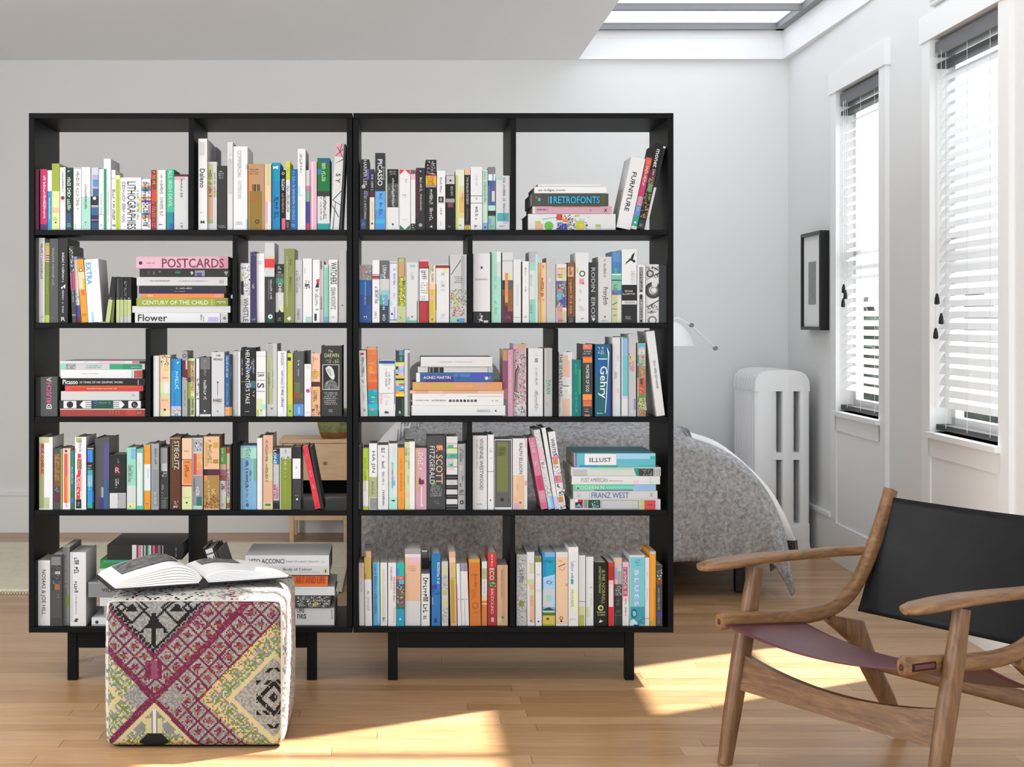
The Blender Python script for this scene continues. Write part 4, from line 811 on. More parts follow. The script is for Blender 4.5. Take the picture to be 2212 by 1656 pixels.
load(2, 2, '''
150 240 350 e4e4e4 l=-24; b 382 412 c8304a 165 215; l 440 800 777 175 212; b 810 1215 dadada 160 235; l 900 1020 777 190 206; h 1110 1160 444 185 215:3c
245 378 310 d8752a l=-18; b 315 340 e8a070 255 370; m 375 405 f0b080; b 410 480 e06a3a 315 372; m 505 540 f4c8a0 260 355; b 555 640 f08a2a 260 320; m 625 660 f0e0a0 260 360; b 670 720 e06030 300 372; b 740 770 e8802a; b 775 865 d85a34; b 870 1215 1aa0a0; b 880 905 1ab0e0 320 378; b 1060 1140 1ab8d0; m 955 990 ffffff 280 355; m 1020 1045 e0f0ff 260 365; o 1130 22 e08a6a 305; b 1000 1060 1a70c8 255 290
392 606 478 e6e6e6; b 485 525 3a4a6a 392 435; b 485 525 2a3a9a 435 602; b 530 550 a8d8b8 435 602; l 590 830 7a7a7a 475 498; l 640 905 9a9a9a 512 540; b 915 922 999; b 925 1060 ecb8c8 402 435; m 930 980 bbb 440 550; P 444 460 1185 470 1155 510 1155 525 1185; m 1010 1080 aaa 470 515; b 600 1060 8a70c8 592 604
612 726 350 202020; b 352 412 3a78b8 655 722; b 412 502 1f5a48 655 722; l 360 500 8ab0b0 665 700; b 505 560 c8d860; b 515 560 d0d4a8 655 722; b 560 600 e8a0e0 650 722; b 590 640 8fc8d8 655 722; b 600 660 8fc8a8 614 650; b 640 680 e0a8d8 650 722; b 680 720 d8c040; b 735 740 111; b 745 790 b8d070; b 790 820 e8a0b0 614 660; b 800 830 e07a90 655 722; b 820 880 3ab0e0 614 722; b 830 850 a8e8f0 680 722; b 880 925 e8902a 614 660; b 890 925 e8b060 660 722; b 925 960 e8d82a; b 965 1215 0c1a15; b 990 1215 0f4a30 690 722; h 1150 1195 ccc 655 690:R
728 800 345 d4d4d4 d=.2; b 380 1215 7a7a7a 770 800
S 945 1895 436 562 dcdcdc d=.22; m 490 515 b8b8b8 1165 1665; b 440 450 eee
S 905 1900 564 640 cdcdcd d=.23; b 572 640 1a1a1a 1040 1250; b 575 640 8a8a8a 1055 1075; b 575 640 999 1105 1115; b 575 640 888 1180 1195; b 570 640 555 1835 1842; r 605 20 aaa 1875
S 885 1905 642 768 24508f d=.25; b 645 766 e2e2e2 885 935; b 645 660 2a6a90 940 1370; b 700 766 3a2f80 1010 1380; h 690 728 f4f4f4 982 1342:AGNES MARTIN; b 655 700 3a7ab8 1380 1600; l 665 760 2a6ac0 1440 1470; b 665 720 4a4ac0 1600 1800; o 718 20 e8e8f4 1820; m 690 735 dde 1780 1890
S 835 2028 770 876 d89a68 d=.26; b 775 845 c8b05a 870 940; b 790 850 c0a850 1085 1375; m 812 840 f0dcc0 1380 1665; b 772 865 cf9a78 1680 1810; m 825 840 eee 1850 1885
S 800 2050 878 918 e8bc9a d=.27; b 880 916 d8a684 870 1050; b 880 916 dcaa86 1240 1700
S 835 2045 920 1076 e4e4e4 d=.27; b 935 950 d0d0d0 1195 1270; b 955 960 999 1560 2030; h 1002 1024 555 875 1055:ASGER JORN; h 1002 1024 444 1090 1280:INTERVIEWS; b 1000 1032 4a4a4a 1320 1355; b 1000 1032 5a5a5a 1368 1400; b 1000 1032 444 1415 1448; b 1000 1032 333 1465 1495; b 1000 1032 222 1512 1545; b 1000 1032 555 1560 1592; b 1000 1032 555 1608 1640; b 1000 1032 444 1655 1688; m 1005 1030 888 1875 1985
S 822 2068 1078 1212 e2e2e2 d=.28; b 1085 1205 cfcfcf 822 834; b 1130 1170 c8c8c8 1690 1870; P 222 1925 1150 1950 1132 1950 1168; m 1140 1165 aaa 1690 1850
2035 2098 338 b88a62; b 485 855 8a4a6a; b 855 1000 a06a6a; b 1000 1215 6a6a6a
2102 2172 338 c88fa5; l 420 1060 e8ccd4 2120 2150
''')
load(2, 3, '''
86 258 262 c0a4ac; x 265 700 a0405f/e0d0d4/8a4a5a/d8a0b0 90 155; b 265 335 c8a078 160 235; x 400 860 444/777/eee/999 155 255; P 222 100 900 112 895 125 640 160 560 150 550 108 640; P 222 125 895 133 890 140 680 165 590 158 585 132 670; x 700 860 d89aae/e8c8d0/a06070 155 235; x 880 985 444/eee/777; x 985 1065 a04060/d8a0b0/eee; b 1065 1215 d4d4d4 100 255; x 1065 1215 888/aaa/444 100 255
284 478 322 dcdcdc; b 455 505 6a6a6a 372 410; b 470 475 ddd 375 405; b 487 492 ddd 375 405; m 380 430 aaa 375 410; l 570 830 999 378 402; l 880 1170 999 372 408
497 602 318 bebebe; b 340 730 b0b0b0 530 560; t 740 925 3aa880 520 580:SWAN; m 1040 1090 999 520 555
688 864 370 e6e6e6; b 412 700 ecc6a4 742 812; b 485 700 f0b8c8 812 835; b 820 925 ededed; b 812 830 999 740 820; b 992 1215 ecc6a4 738 812; b 992 1215 f0b8c8 812 832; t 395 960 1a1a1a 694 736:THE SEVEN STAIRS; m 850 920 bbb 770 810; l 970 1190 666 694 708
872 988 470 0a8077; b 475 1215 1a5a88 960 976; b 600 930 2aa058 950 976; l 520 680 4abcae 905 928; l 900 1180 4abcae 908 934
1000 1135 262 2a2a2a; b 268 338 e07a6a 1010 1130; x 268 335 f0a090/c05a4a 1010 1130; m 350 408 dedede 1015 1130; b 430 512 f08a30 1010 1130; b 430 445 d04a3a 1010 1130; b 930 1008 f49444 1005 1128; b 1014 1092 d06a48 1008 1125; b 1060 1085 e08030 1030 1100; t 540 898 eeeeee 1048 1090:MONSTER OF GOD; m 1118 1172 dedede 1030 1100; b 1200 1225 e07a6a 1030 1100
1172 1388 265 1a5f88; b 370 620 0f5aa0 1195 1300; b 380 440 1a7a70 1240 1320; b 700 1215 14606c 1175 1320; t 558 985 eaf4ff 1208 1332:Gehry; P cfe8f4 1325 300 1360 380 1345 620 1325 1000 1310 1180 1300 1180 1318 900 1338 600 1340 400; x 290 400 cfe8ff/8ab8d8 1205 1290; b 455 470 cfe8f0 1212 1330; m 1170 1200 d8ecf4 1190 1300; b 900 1215 1a4aa0 1338 1365; b 265 1215 2a1a50 1370 1388
1402 1512 175 e2e2e2; l 632 738 888 1428 1458; b 412 485 f0b8c8 1462 1482; b 850 915 f0b8c8 1462 1482; b 180 1215 1a3a2a 1505 1512
1520 1606 168 8ab4dc; b 170 1215 dadada 1520 1536; b 168 190 4aa080 1536 1604; b 412 955 70c2ca 1536 1604; b 955 992 d8c8f0 1536 1604; b 992 1215 dedede 1536 1604
1612 1712 132 c4c4c4; x 380 620 7a2a4a/4a1a2a/c89050 1614 1645; b 412 490 e8c860 1655 1690; b 490 555 e0a080 1655 1690; b 555 625 d890a8 1645 1690; b 990 1135 8a80d8 1685 1705; h 1148 1185 eeeeee 1648 1680:R
1728 1840 252 b8b8a8; b 260 300 3ac8c8 1750 1830; b 300 325 b8b0e8 1750 1830; b 330 400 d8d8d0 1750 1830; l 340 400 777 1780 1800; b 410 520 3a9aa0 1730 1750; l 410 550 b04040 1788 1820; b 520 550 4ab0a0 1750 1800; b 555 712 b08a60 1750 1832; x 580 700 d8b888/8a6a40 1750 1832; b 555 712 6a6a60 1730 1750; b 715 935 d84a38 1752 1832; b 720 800 2a5a2a 1768 1800; x 800 930 8ac070/e08a60/3a6a3a 1752 1812; b 935 985 4a9a4a 1752 1832; b 980 1135 b4bc7c; x 960 1130 3a4a1a/d8dca0/7a8a4a; b 1135 1215 b88058 1752 1832; x 1135 1205 8a4a2a/d8a888 1755 1830
1988 2098 100 e4e4e4 l=-140; l 480 860 a0a0a0 2028 2060; x 480 860 999/bbb 2030 2062
''')
load(3, 0, '''
150 330 270 e0e0e0; b 270 345 b8be90 150 285; b 345 775 c08a62 150 215; b 415 485 c88ab0 155 185; b 775 1215 9aa070 150 215; l 365 770 4a2a20 176 212; b 1070 1215 b4bc8c 215 285
334 430 420 4a4a4a; b 488 925 7a4a20 355 430; l 510 850 d0a878 362 382; l 500 860 c09060 390 422; x 930 1000 999/ccc/222 358 425; b 1000 1138 5a1f38 358 430
434 454 425 8a9a58
462 566 420 eec3a0; b 420 488 d8b0c8 462 490; o 455 18 6a3a2a 508; b 490 1140 cc5a54 482 528; b 780 1100 e07a2a 500 528; o 1120 20 e05a2a 508; b 1142 1225 e4e4ea; b 1142 1200 e8a8c0 500 526
572 618 438 1f6a4a; b 450 560 1f7aa0 575 606; b 560 640 1a8a50 575 606; b 640 980 1a7094 575 606; l 660 900 9ad8f0 578 600; b 980 1070 1a7040 575 606; b 1075 1140 2a78c8 575 606
626 775 268 e0e0e0; b 278 342 a8b080 642 715; l 310 480 8a8a8a 680 708; b 490 550 d8303a 662 706; b 556 702 9a6a4a 655 715; m 560 700 d8b090 662 706; b 706 770 d8303a 662 706; b 770 1092 c8303a 645 695; b 770 990 f0a0a0 695 715; l 800 1062 f4e4e4 655 690; b 990 1092 c8e0b0 695 715; b 1095 1215 131313 640 710; m 1130 1190 dedede 650 700; b 415 480 e8a0b8 626 640
784 880 383 141414; b 415 430 c8b0a0 790 870; b 440 605 1a8ae0 792 862; b 500 605 5a60c8 792 820; m 635 700 dcdcdc 790 862; b 705 778 3aa0b0 792 860; b 778 925 7ab0d8 792 860; b 925 1140 1a90c8 792 860; b 990 1140 2a2a9a 862 880; b 1140 1212 1aa098 792 860; l 870 980 cfe 815 830
892 1082 285 4a4a4a; b 342 852 544a84 1010 1080; b 852 1225 2a5a88 1010 1065; b 1070 1225 3a2f70 940 1008; b 935 1070 9a9a9a 975 1005
1088 1302 500 0e0e0e; b 632 778 4a0a1f 1155 1225; h 672 745 e0a0b8 1162 1222:R; l 560 630 888 1190 1215; l 825 955 e4e4e4 1165 1185; l 820 900 ddd 1195 1210; b 1012 1215 d0d0d0; b 1020 1215 a8a8a8 1190 1300; b 1020 1100 777 1205 1210
1315 1436 408 8fd2ba; b 420 560 80a8d8 1370 1432; b 630 885 a4aca8 1330 1370; l 640 870 5a6a68 1335 1365; l 640 850 5ab090 1375 1400; b 915 1142 cfcfcf; b 1142 1215 dcdca0; o 1190 10 444 1360
1444 1536 428 6ab8a0; b 480 1180 dedede 1450 1520; b 1185 1215 5ac0a0; l 530 720 aaa 1475 1490
1544 1628 375 c8b050; b 395 628 e29224; b 630 978 e0e0e0; l 700 820 aaa 1590 1602; b 990 1225 e29224; o 1155 8 5a2a0a
1638 1740 358 9c9c9c; b 420 990 8a9aa8 1640 1660; l 420 640 5a5a5a 1685 1710; b 700 1190 8a8a8a 1660 1730; l 990 1180 dcdcdc 1680 1702
1752 1866 400 2e2e2e; b 412 620 8e8e8e 1762 1850; b 620 720 b8b8b8 1770 1850; x 680 800 ddd/aaa/555 1765 1850; l 880 1080 9a9a9a 1775 1805; b 1100 1215 5a5a5a 1770 1840; b 1075 1082 888 1762 1850
1885 2032 268 4a2810; b 275 300 a07050 1890 2025; t 320 700 d8d0b0 1945 2008:STIEGLITZ; l 320 700 a8a078 1915 1936; b 700 1110 5a2c0c 1900 2010; x 1110 1212 e0c8b0/8a5a38 1925 1995
2046 2178 285 e6bf9f; m 445 470 9a6a4a 2060 2150; b 565 575 5a2a10; b 580 890 e08a44 2060 2178; m 590 620 7a4a20 2070 2150; l 640 850 9a4a18 2085 2135; b 890 905 f0a890; b 905 922 9a2a18; b 930 1225 d3dca0; b 930 1090 e8c4a0 2046 2080; m 1060 1080 8a8a5a; o 1140 14 444 2110
''')
load(3, 1, '''
92 232 280 c0c0c0; b 300 460 a8a8a8 108 222; x 320 450 222/555/ddd 115 222; b 490 772 c84a40 110 152; b 490 770 e0a050 155 224; x 560 700 f0e0c8/d8883a 155 224; b 700 772 e08078 155 224; b 782 1178 8e8e8e 106 224; l 930 1060 eeeeee 148 190; b 1060 1182 2a7060 150 222; b 1182 1215 a8d8c0 106 222; b 280 1225 e8c0e8 226 232; l 820 1000 4a4a4a 112 130
248 452 262 e3b58e; l 310 640 a87a50 300 350; b 340 660 c8a850 264 296; b 340 412 c8a040 370 440; b 565 620 a88030 370 440; b 697 778 4a1a30; b 697 778 1a0a10 248 295; b 780 1215 a8803a; b 780 850 e08a40 255 295; l 850 1140 e0cc98 300 330; l 960 1060 e0cc98 350 400; x 1040 1215 7a4a22/5a3010/c89a58
462 542 413 5a8a3a; l 420 620 b8d8a0 478 512; b 632 702 c8a090; b 705 775 9a5a78; b 778 848 8a4a3a; b 850 1225 c8c8c8; b 850 990 c890b0 520 542; l 870 1000 222 478 520; b 1065 1215 b8c080 520 540; m 1150 1195 222 480 515
550 592 412 d8c0b0; b 414 485 b0302a; b 490 632 b4bc8c; b 632 700 d8a88a; l 700 1090 3a2a3a 556 584; b 1095 1140 b8c080; b 1142 1215 8a5a3a; b 700 860 d890a8 552 560
594 614 372 161616
700 728 360 111
736 946 383 80b0d2; b 410 552 a8d8c4; b 552 850 86b8cc 880 940; b 560 850 74a88c 905 946; m 405 555 222 800 882; l 450 470 5ab0a0 780 900; l 580 960 101820 800 838; l 690 860 3a7a60 850 880; l 960 1150 4a7aa8 810 835; l 1040 1090 9ac8e8 850 875; h 1145 1195 182838 808 842:e
954 1026 282 e8e8e8; b 282 1225 c8c8c8 1015 1026
1034 1162 245 dcae8e; b 490 852 c8cc98 1095 1160; l 310 880 8a5a44 1065 1098; b 1140 1215 c8cc90; b 1155 1182 5a6a3a 1060 1135
1168 1246 425 c0c0c0; b 425 490 181818; b 490 632 2a70aa; t 440 628 eef4f8 1172 1212:LONE; l 670 770 e8e8e8 1180 1205; b 895 1112 dcaab8; l 900 1105 5a2038 1176 1200; l 910 1100 7a3a58 1208 1232; b 1112 1145 1a4a3a; b 1145 1225 0e0e0e
1256 1410 415 c8c8c8; l 425 500 888 1320 1350; x 520 565 222/444/777; b 562 1225 83922a 1268 1410; b 570 620 9aa838 1320 1345; l 600 810 d4dca4 1315 1345; l 850 1170 b0ba60 1322 1342
1422 1534 400 2a2a2a; b 405 550 1c1c1c 1422 1520; b 555 822 e8e8e8 1426 1530; l 665 700 444 1470 1490; m 1030 1060 9a9a9a 1460 1520; o 1095 12 ffffff 1485; b 400 1225 d8a888 1534 1540
1726 1800 398 d8323f l=-170; b 398 500 c02a50 1726 1740; l 480 560 f08080 1750 1775; l 700 800 f08080 1750 1775; l 900 960 f0a0a0 1750 1775; b 1140 1225 d02838
1804 1842 398 151515 l=-158
''')
load(3, 2, '''
115 164 392 121212; b 870 1225 8a8a8a 126 132
178 254 415 b8cf40; b 850 1192 dedede 180 250; b 850 990 c8cc98 196 215; l 530 855 7a9a10 196 222; b 415 700 9ac020 228 250; b 1192 1198 555
260 366 354 e8e8ec; t 455 742 666 286 340:HA JIN; b 802 1072 a8ad80 262 366; b 788 802 d4dca0; l 860 1050 6a6f50 296 320; b 1078 1225 8e8e8e 268 372; m 1140 1170 444 330 366
374 514 376 e0e0e0; l 412 500 555 422 468; l 520 560 777 425 465; l 590 700 222 430 462; l 730 920 777 436 458; l 975 1190 222 438 462
522 634 355 dcdcdc; b 415 705 a8e0d8 580 602; b 560 700 a0ecec 585 610; l 605 955 6a6a6a 558 578; b 780 850 c8c0f8 580 606; b 850 915 6ab0e8 580 606; b 850 1225 b8e4d8 524 575; b 1065 1225 a8e0d0; P 333 548 1110 590 1100 612 1115 580 1125
642 727 414 e8982a; l 560 620 b86a08 675 700; l 640 720 d08818 675 695; l 740 990 b06000 678 694; b 1060 1170 c88018 685 692
734 868 328 d0d4a0; b 330 1225 e8e8e8 800 865; b 998 1068 e8bc98 742 798; l 400 610 7a8050 740 762; l 420 700 9aa070 775 795; l 780 900 b0b888 765 790; b 320 335 222 740 790
873 1022 414 d0a0b4; b 430 500 d8a880 880 940; b 500 912 c8b060 880 902; b 912 990 c8a080 890 940; l 480 740 f0d4e0 910 975; P 6a2048 915 850 930 800 960 845 985 830 992 890 950 900 920 895; b 925 1165 f4e4ec 950 962; b 1165 1190 f4e4ec 945 975
1030 1272 268 333; b 280 380 444 1040 1240; b 375 445 e8762a 1160 1232; b 420 480 4a40a0 1238 1262; t 388 895 dcdcdc 1064 1130:FITZGERALD; t 392 890 e6b898 1148 1236:F. SCOTT; b 860 915 5a7a2a 1090 1150; m 908 1062 c4c4c4 1070 1245; m 1105 1165 8e8e8e 1125 1195; b 640 700 5a1a3a 1035 1065
1285 1432 262 dcdcdc; b 275 350 e4d4d8 1305 1380; b 350 362 c8a0b0; b 372 410 50b090 1300 1378; b 410 420 6a7a4a; b 420 485 d3dca8; b 488 558 5fa898; m 500 540 2a5a50 1340 1410; b 560 602 e8b0c8 1300 1378; b 590 625 d8dcb0 1380 1430; b 602 655 90d0c0 1300 1378; b 630 650 2a8a70 1330 1370; b 655 672 aaa; b 680 705 f0b8c8 1300 1378; b 768 836 111; b 800 806 888; b 836 905 c8c8c8; b 868 875 999 1340 1380; b 905 965 111; b 930 935 888; b 965 1030 cfcfcf; b 1030 1092 111; b 1055 1060 888; b 1092 1160 d4d4d4; b 1160 1225 111; b 1185 1190 999
1440 1546 360 a8a8a8; b 365 1225 5a5a5a 1530 1546; l 412 610 3a3a3a 1462 1486; l 430 560 444 1495 1518; b 645 710 bdbdbd 1455 1500; l 780 880 555 1490 1515; l 885 935 444 1460 1480; l 970 1062 3a3a3a 1460 1510; b 1110 1160 1c1c1c 1468 1512; b 1125 1145 bbb 1482 1496
1636 1826 250 dcdcdc; t 288 968 4a4a4a 1728 1774:VIVIENNE WESTWOOD; l 300 700 a4a4a4 1685 1702; m 1148 1172 5a5a5a 1685 1770
1836 1916 238 e8e8e8; l 420 500 b4b4b4 1860 1890; m 540 560 aaa; P 3a3a3a 1858 1115 1870 1090 1885 1115; b 720 730 999
1924 2156 300 e6e6e6; b 312 1200 1c1c1c 1932 2146; b 320 1192 5c5c5c 1940 2138; b 342 996 70783e 1958 2102; b 400 520 5f6a30 1958 2080; m 400 450 3a4418 1990 2090; m 470 520 3a4418 1985 2060; b 1032 1036 4a4a4a 1940 2138; o 1100 26 252525 2025; l 1090 1140 333 2108 2128; m 1012 1022 777 2030 2065
''')
load(3, 3, '''
78 270 288 e0e0e0; b 290 412 ecb4cc 236 266; b 775 1142 e6bc96 82 232; b 775 1060 ecc8a8 100 135; b 1142 1225 d8a8c0 85 158; b 1142 1225 e6bc96 160 232; b 850 915 e4a8c0 236 266; t 350 760 4a4a4a 163 206:RALPH ELLISON; l 900 990 c08a60 130 145; o 1140 14 8a5a4a 178
460 545 288 d4829c l=-175; l 340 500 f4ccd8 480 515; l 580 660 f4ccd8 480 515; b 780 980 c83a6a 465 540; b 990 1100 d890a8; b 1140 1225 d06888
552 632 180 dadada l=-195; x 190 700 999/bbb/eee; b 405 565 ecb8cc 560 620; b 600 620 888 575 610; x 760 860 3aa890/7ad8c0/999 560 600; x 860 1050 bbb/999; b 1060 1225 90b8e0; b 1070 1210 a8e0e8 565 600
636 690 150 e8e8e8 l=-178; l 500 900 c8c8c8; b 1060 1225 d4ccf8
694 786 205 e4e4e4 l=-148; t 285 482 555 712 760:WRITE; x 480 530 333/777; b 525 560 e878a8; b 560 632 c89060 700 770; x 640 775 555/ddd/999/222; b 780 850 d8508a 700 735; b 780 850 c89868 738 780; b 850 880 e080a8; x 885 1060 444/ccc/888/222; b 1065 1140 c88a50 700 765; x 1140 1225 444/999/ddd
S 905 1972 485 668 66bccc d=.28; b 488 560 a8d4f0 1455 1970; b 495 640 f0f0f2 1032 1452; b 480 495 a0d8c0 1032 1390; h 543 600 5a5a5e 1095 1178:IL; h 543 600 6a4a58 1182 1385:LUST; b 640 668 1a9ad0 960 1200; b 640 668 1aa8a0 1200 1470; b 520 560 2ac0b0 1900 1968; b 640 660 2ac0b0 1750 1960; b 485 668 8a60b8 905 925
S 855 2042 670 784 d2d8d2 d=.27; b 672 700 b4d4b8 1100 1660; b 685 784 3a3a3a 1748 1945; x 690 780 777/222/999 1760 1930; b 685 784 c8c8c8 1950 2040; b 690 780 333 1960 1966; b 690 780 333 1990 1996; b 690 780 444 2018 2024; P 2a9a78 1680 680 1748 680 1748 780 1715 780; b 700 784 bcbcbc 880 1060
S 862 2032 787 896 e6e6e6 d=.25; h 812 865 9a9a9a 985 1335:POST AMERICAN; m 838 862 b08a9a 1350 1585; b 845 890 f4c8d8 1680 1745; b 795 890 888 1900 1904; b 850 895 c8ecdc 1910 1970
S 885 1978 898 980 6ad0a8 d=.26; b 900 978 9ac0e8 1680 1975; b 925 950 7adcc8 1320 1680; h 912 962 cdf6e0 920 1290:MODERN N; b 968 980 7a50a0 1160 1670
S 880 1998 982 1092 d4d4d4 d=.26; b 984 994 e8b8c8 885 1100; l 1005 1080 999 940 965; h 1002 1078 3f74a6 1122 1615:FRANZ WEST; b 1010 1060 b4b4b4 1900 1935; b 1000 1085 b8b8b8 1095 1100
S 840 2038 1094 1240 d8d8d8 d=.28; b 1098 1210 c8305a 905 1010; P 1a1a2a 905 1150 1000 1120 980 1205 920 1200; P 3ac8d0 910 1190 960 1150 990 1200; b 1098 1130 eee 905 940; b 1098 1215 f0b0c0 1012 1020; b 1100 1210 7a9a88 1022 1070; b 1102 1212 134234 1078 1238; x 1110 1205 c8e8d8/7ab8a0/e8f4ee 1115 1215; b 1105 1225 8a8a8a 1248 1748; b 1112 1218 cacaca 1256 1740; b 1100 1240 c6ca92 1758 1822; b 1106 1240 d95048 1825 1970; m 1150 1180 8a1a1a 1860 1960; b 1100 1225 e8c0d8 1975 1995
''')
load(4, 0, '''
78 130 670 2e2e2e
138 296 675 d6d6d6; t 800 1395 333333 172 238:NOS4A2 & JOE HILL; b 690 700 ececec; b 1490 1500 999 205 215
302 458 598 3a3a3a; b 630 740 7c7c7c 312 435; x 740 1000 222/777/555 315 440; b 820 860 aaa 360 430; b 990 1065 9a6038 358 425; b 1070 1440 484848 315 440; m 1120 1180 999 385 435
465 556 500 666666; b 505 1500 777 520 552; l 650 1050 ababab 495 515; b 1140 1285 6a7a2a 505 556; m 1450 1470 aaa
562 770 568 dcdcdc; b 575 1490 c8c8c8 570 600; l 640 880 2a2a2a 615 675; l 930 1115 2a2a2a 615 665; l 1130 1400 aaaaaa 630 650; P 333 612 1480 640 1440 678 1455 650 1470 665 1490 625 1490
S 1052 2040 470 666 0e0e0e d=.28; b 468 665 c8c8c8 1382 1440; b 475 665 8a2a4a 1445 1460; b 475 665 c87a90 1464 1500; b 475 665 d0d0d0 1504 1520; b 475 665 555 1524 1540; b 475 665 c8c8c8 1545 1560; b 475 665 3a3a3a 1562 1585; b 475 665 5ab898 1590 1612; b 475 665 ccc 1614 1632; b 475 665 7a2a45 1636 1660; b 475 665 c87a90 1662 1680; b 475 665 6a2038 1684 1720; b 475 665 a05068 1724 1760; b 475 665 6a6a6a 1735 1755; b 475 665 eee 1786 1792; l 510 640 888 1955 1975
S 958 1700 668 778 2e8038 d=.25; b 670 705 2a9070 1008 1330; b 705 778 1a9030 960 1005; b 705 775 3a7030 1150 1290; m 715 735 1a4a1a 1190 1260
S 935 1680 780 958 9a9a9a d=.26; b 785 830 b8b8b8
S 800 1760 962 1162 848484 d=.28; h 1040 1092 454545 975 1195:VILAS; b 965 985 9a9a9a
S 955 1700 1166 1280 d2d2d2 d=.2
S 1010 1690 1284 1428 9c9c9c d=.2
S 845 1700 1432 1574 dadada d=.27; o 1493 22 222 915; P 222 925 1480 940 1490 922 1505; b 1525 1532 444
''')
load(4, 1, '''
560 600 520 1a1a1a l=-330
604 700 540 d6d6d6 l=-340; h 590 660 2a2a2a 615 690:N; b 540 560 555
704 742 520 1f1f1f l=-335; b 520 1500 777 715 722
746 800 540 3a3a3a l=-330
S 797 1905 608 748 d9d9d9 d=.27; h 655 715 242424 845 1312:VITO ACCONCI; h 680 702 8a8a8a 1338 1765:DIARY OF A BODY 1969-1973; r 695 16 aaa 1830
S 840 1908 750 868 cecece d=.25; h 775 818 333333 1300 1682:Body of Colour; b 830 840 aaa 1510 1790; b 785 845 c4ca8e 1820 1885; b 795 840 4a4a2a 1852 1868
S 1100 1892 880 1022 c8602a d=.25; b 985 1018 d87030 1455 1885; h 888 976 a8301c 1462 1852:ART AND LIFE; b 888 1018 d8702a 1860 1890
S 1100 1980 1026 1138 dcdcdc d=.26; b 1030 1060 a8e0e0 1455 1525; b 1045 1065 c0d8e8 1530 1890
S 1100 1928 1142 1300 3a3a3a d=.26; x 1145 1295 111/999/ccc/555 1470 1920; x 1145 1295 ddd/222/888 1470 1920; P a8b030 1680 1250 1740 1215 1750 1275 1700 1290
S 1100 1975 1304 1574 d2d2d2 d=.27; h 1306 1366 333333 1480 1582:URE; h 1382 1446 3c3c3c 1485 1602:nes; l 1320 1460 5a5a5a 1936 1952; b 1530 1536 555
''')
load(4, 2, '''
130 200 710 e2e2e2 l=-10; b 710 930 e8bfa0 150 188; b 710 780 e0a8c8 150 170; l 940 1100 b0b0b0
208 300 560 d8a888 l=-14; b 565 700 8a7a20 208 235; b 640 922 c8a858; b 925 992 d8dcaa 235 300; b 930 1550 e2e2e2; l 1080 1350 999 240 265; b 850 920 a87a3a 208 225
314 405 704 5fa8d8 l=-6; l 730 1400 2a6a9a 335 362; b 704 1500 80c8e0 375 402
412 502 706 e0e0e0 l=-4; b 710 1410 e6e4a4 412 434; l 1430 1500 333 440 470; b 780 1500 d0d0d0 436 470
512 616 708 e6e6e6; l 880 1240 c0405a 580 600; l 760 950 8a8a8a 545 565; b 790 1060 ccc 540 560; b 1290 1500 e8c4a8 582 600
622 726 708 2ab0b8; b 720 880 1fb8a0 655 722; b 780 880 3a80e0 624 655; b 885 930 e0583a; m 890 925 f4f4f4 640 720; b 930 1290 5a5a5a; x 930 1070 111/ddd/8a8a8a 626 722; b 930 990 5ab0d0 655 722; x 1065 1210 a87a50/5a3a22/d8b080 650 722; x 1065 1290 111/999/ddd 626 650; x 1210 1290 a84a78/e090b0 650 722; b 1290 1320 1a7a50; b 1320 1530 1a9ec0; P b8e8f4 655 1465 670 1430 690 1465
735 942 520 9a9a9a; b 592 634 dcdcdc; b 634 1212 e4b99a; b 635 705 e8b8cc 795 940; b 705 850 ecc8a8 735 765; m 740 825 c89878 765 905; b 1212 1550 d6d6d6
952 1062 855 e2e2e2; l 905 1400 1c1c1c 975 1040; l 1410 1510 111 980 1035
960 1055 640 141414 y=.15 d=.18
1086 1206 585 1a6fb8; b 600 780 0a78a8 1086 1158; l 700 1000 dff0d8 1162 1195; b 1000 1060 3a3a9a 1086 1160; x 1060 1130 0a3a6a/2a70b8; b 1140 1290 1a80a0 1130 1160; l 1165 1270 c8d0ff 1095 1112; b 1440 1500 0a3a88 1120 1160
1222 1308 690 cacac4 l=-4; b 780 850 c8cc98 1230 1298; b 1065 1138 b4bc88 1230 1298; b 1210 1285 c8cc98 1230 1298; x 860 1060 888/aaa; x 1290 1500 888/aaa
1340 1424 562 d8ae90 l=-22; b 640 700 ecc8b0; b 930 1510 b89a3a 1350 1400; b 710 1000 c8d050 1402 1424; m 900 920 7a4a3a
1434 1480 720 e4e4e4 l=-20; b 990 1500 e8b8d8 1434 1446; m 1180 1200 222
1484 1528 722 e4e4e4 l=-18; b 725 820 9a9aa8; m 1180 1200 222
1532 1584 724 e0e0e0 l=-22; b 725 820 8a8a9a; b 820 1140 f0d0b8 1570 1584; m 1180 1200 222
1596 1742 660 d07830 l=-16; b 662 705 d0a030; m 850 880 a05a18 1620 1720; m 1060 1180 a85c18 1620 1700; r 1275 45 b05a18 1670; l 860 1060 a85c18 1665 1690; b 1362 1370 a85c18 1640 1720
1752 1822 690 dedede; b 782 925 b0b888; m 820 860 8a9060; l 950 1120 aaa; b 1138 1210 e8c8a8; b 1210 1550 d07a3a; b 1240 1262 f4b880
1832 1950 566 a82a30; b 568 585 2a8a3a; b 580 765 cc3038 1838 1936; l 600 770 f0e4d8 1878 1900; t 778 935 f4e8d8 1856 1916:ECO; b 768 935 5a3a20 1925 1946; b 950 1032 3a5a30 1838 1946; x 950 1032 7aa060/1a2a1a/d8d0a0 1838 1946; b 1035 1150 c03038 1838 1930; t 1050 1380 e8c0b8 1872 1910:BAUDOLINO; b 1430 1490 d8b0a8 1878 1912
1956 2096 738 d3aa86; b 740 1500 c89c78 2020 2060; l 780 1180 9a7450 2008 2030; b 1430 1500 c0c890 1960 2020; o 1430 18 8a6a48 2030
''')
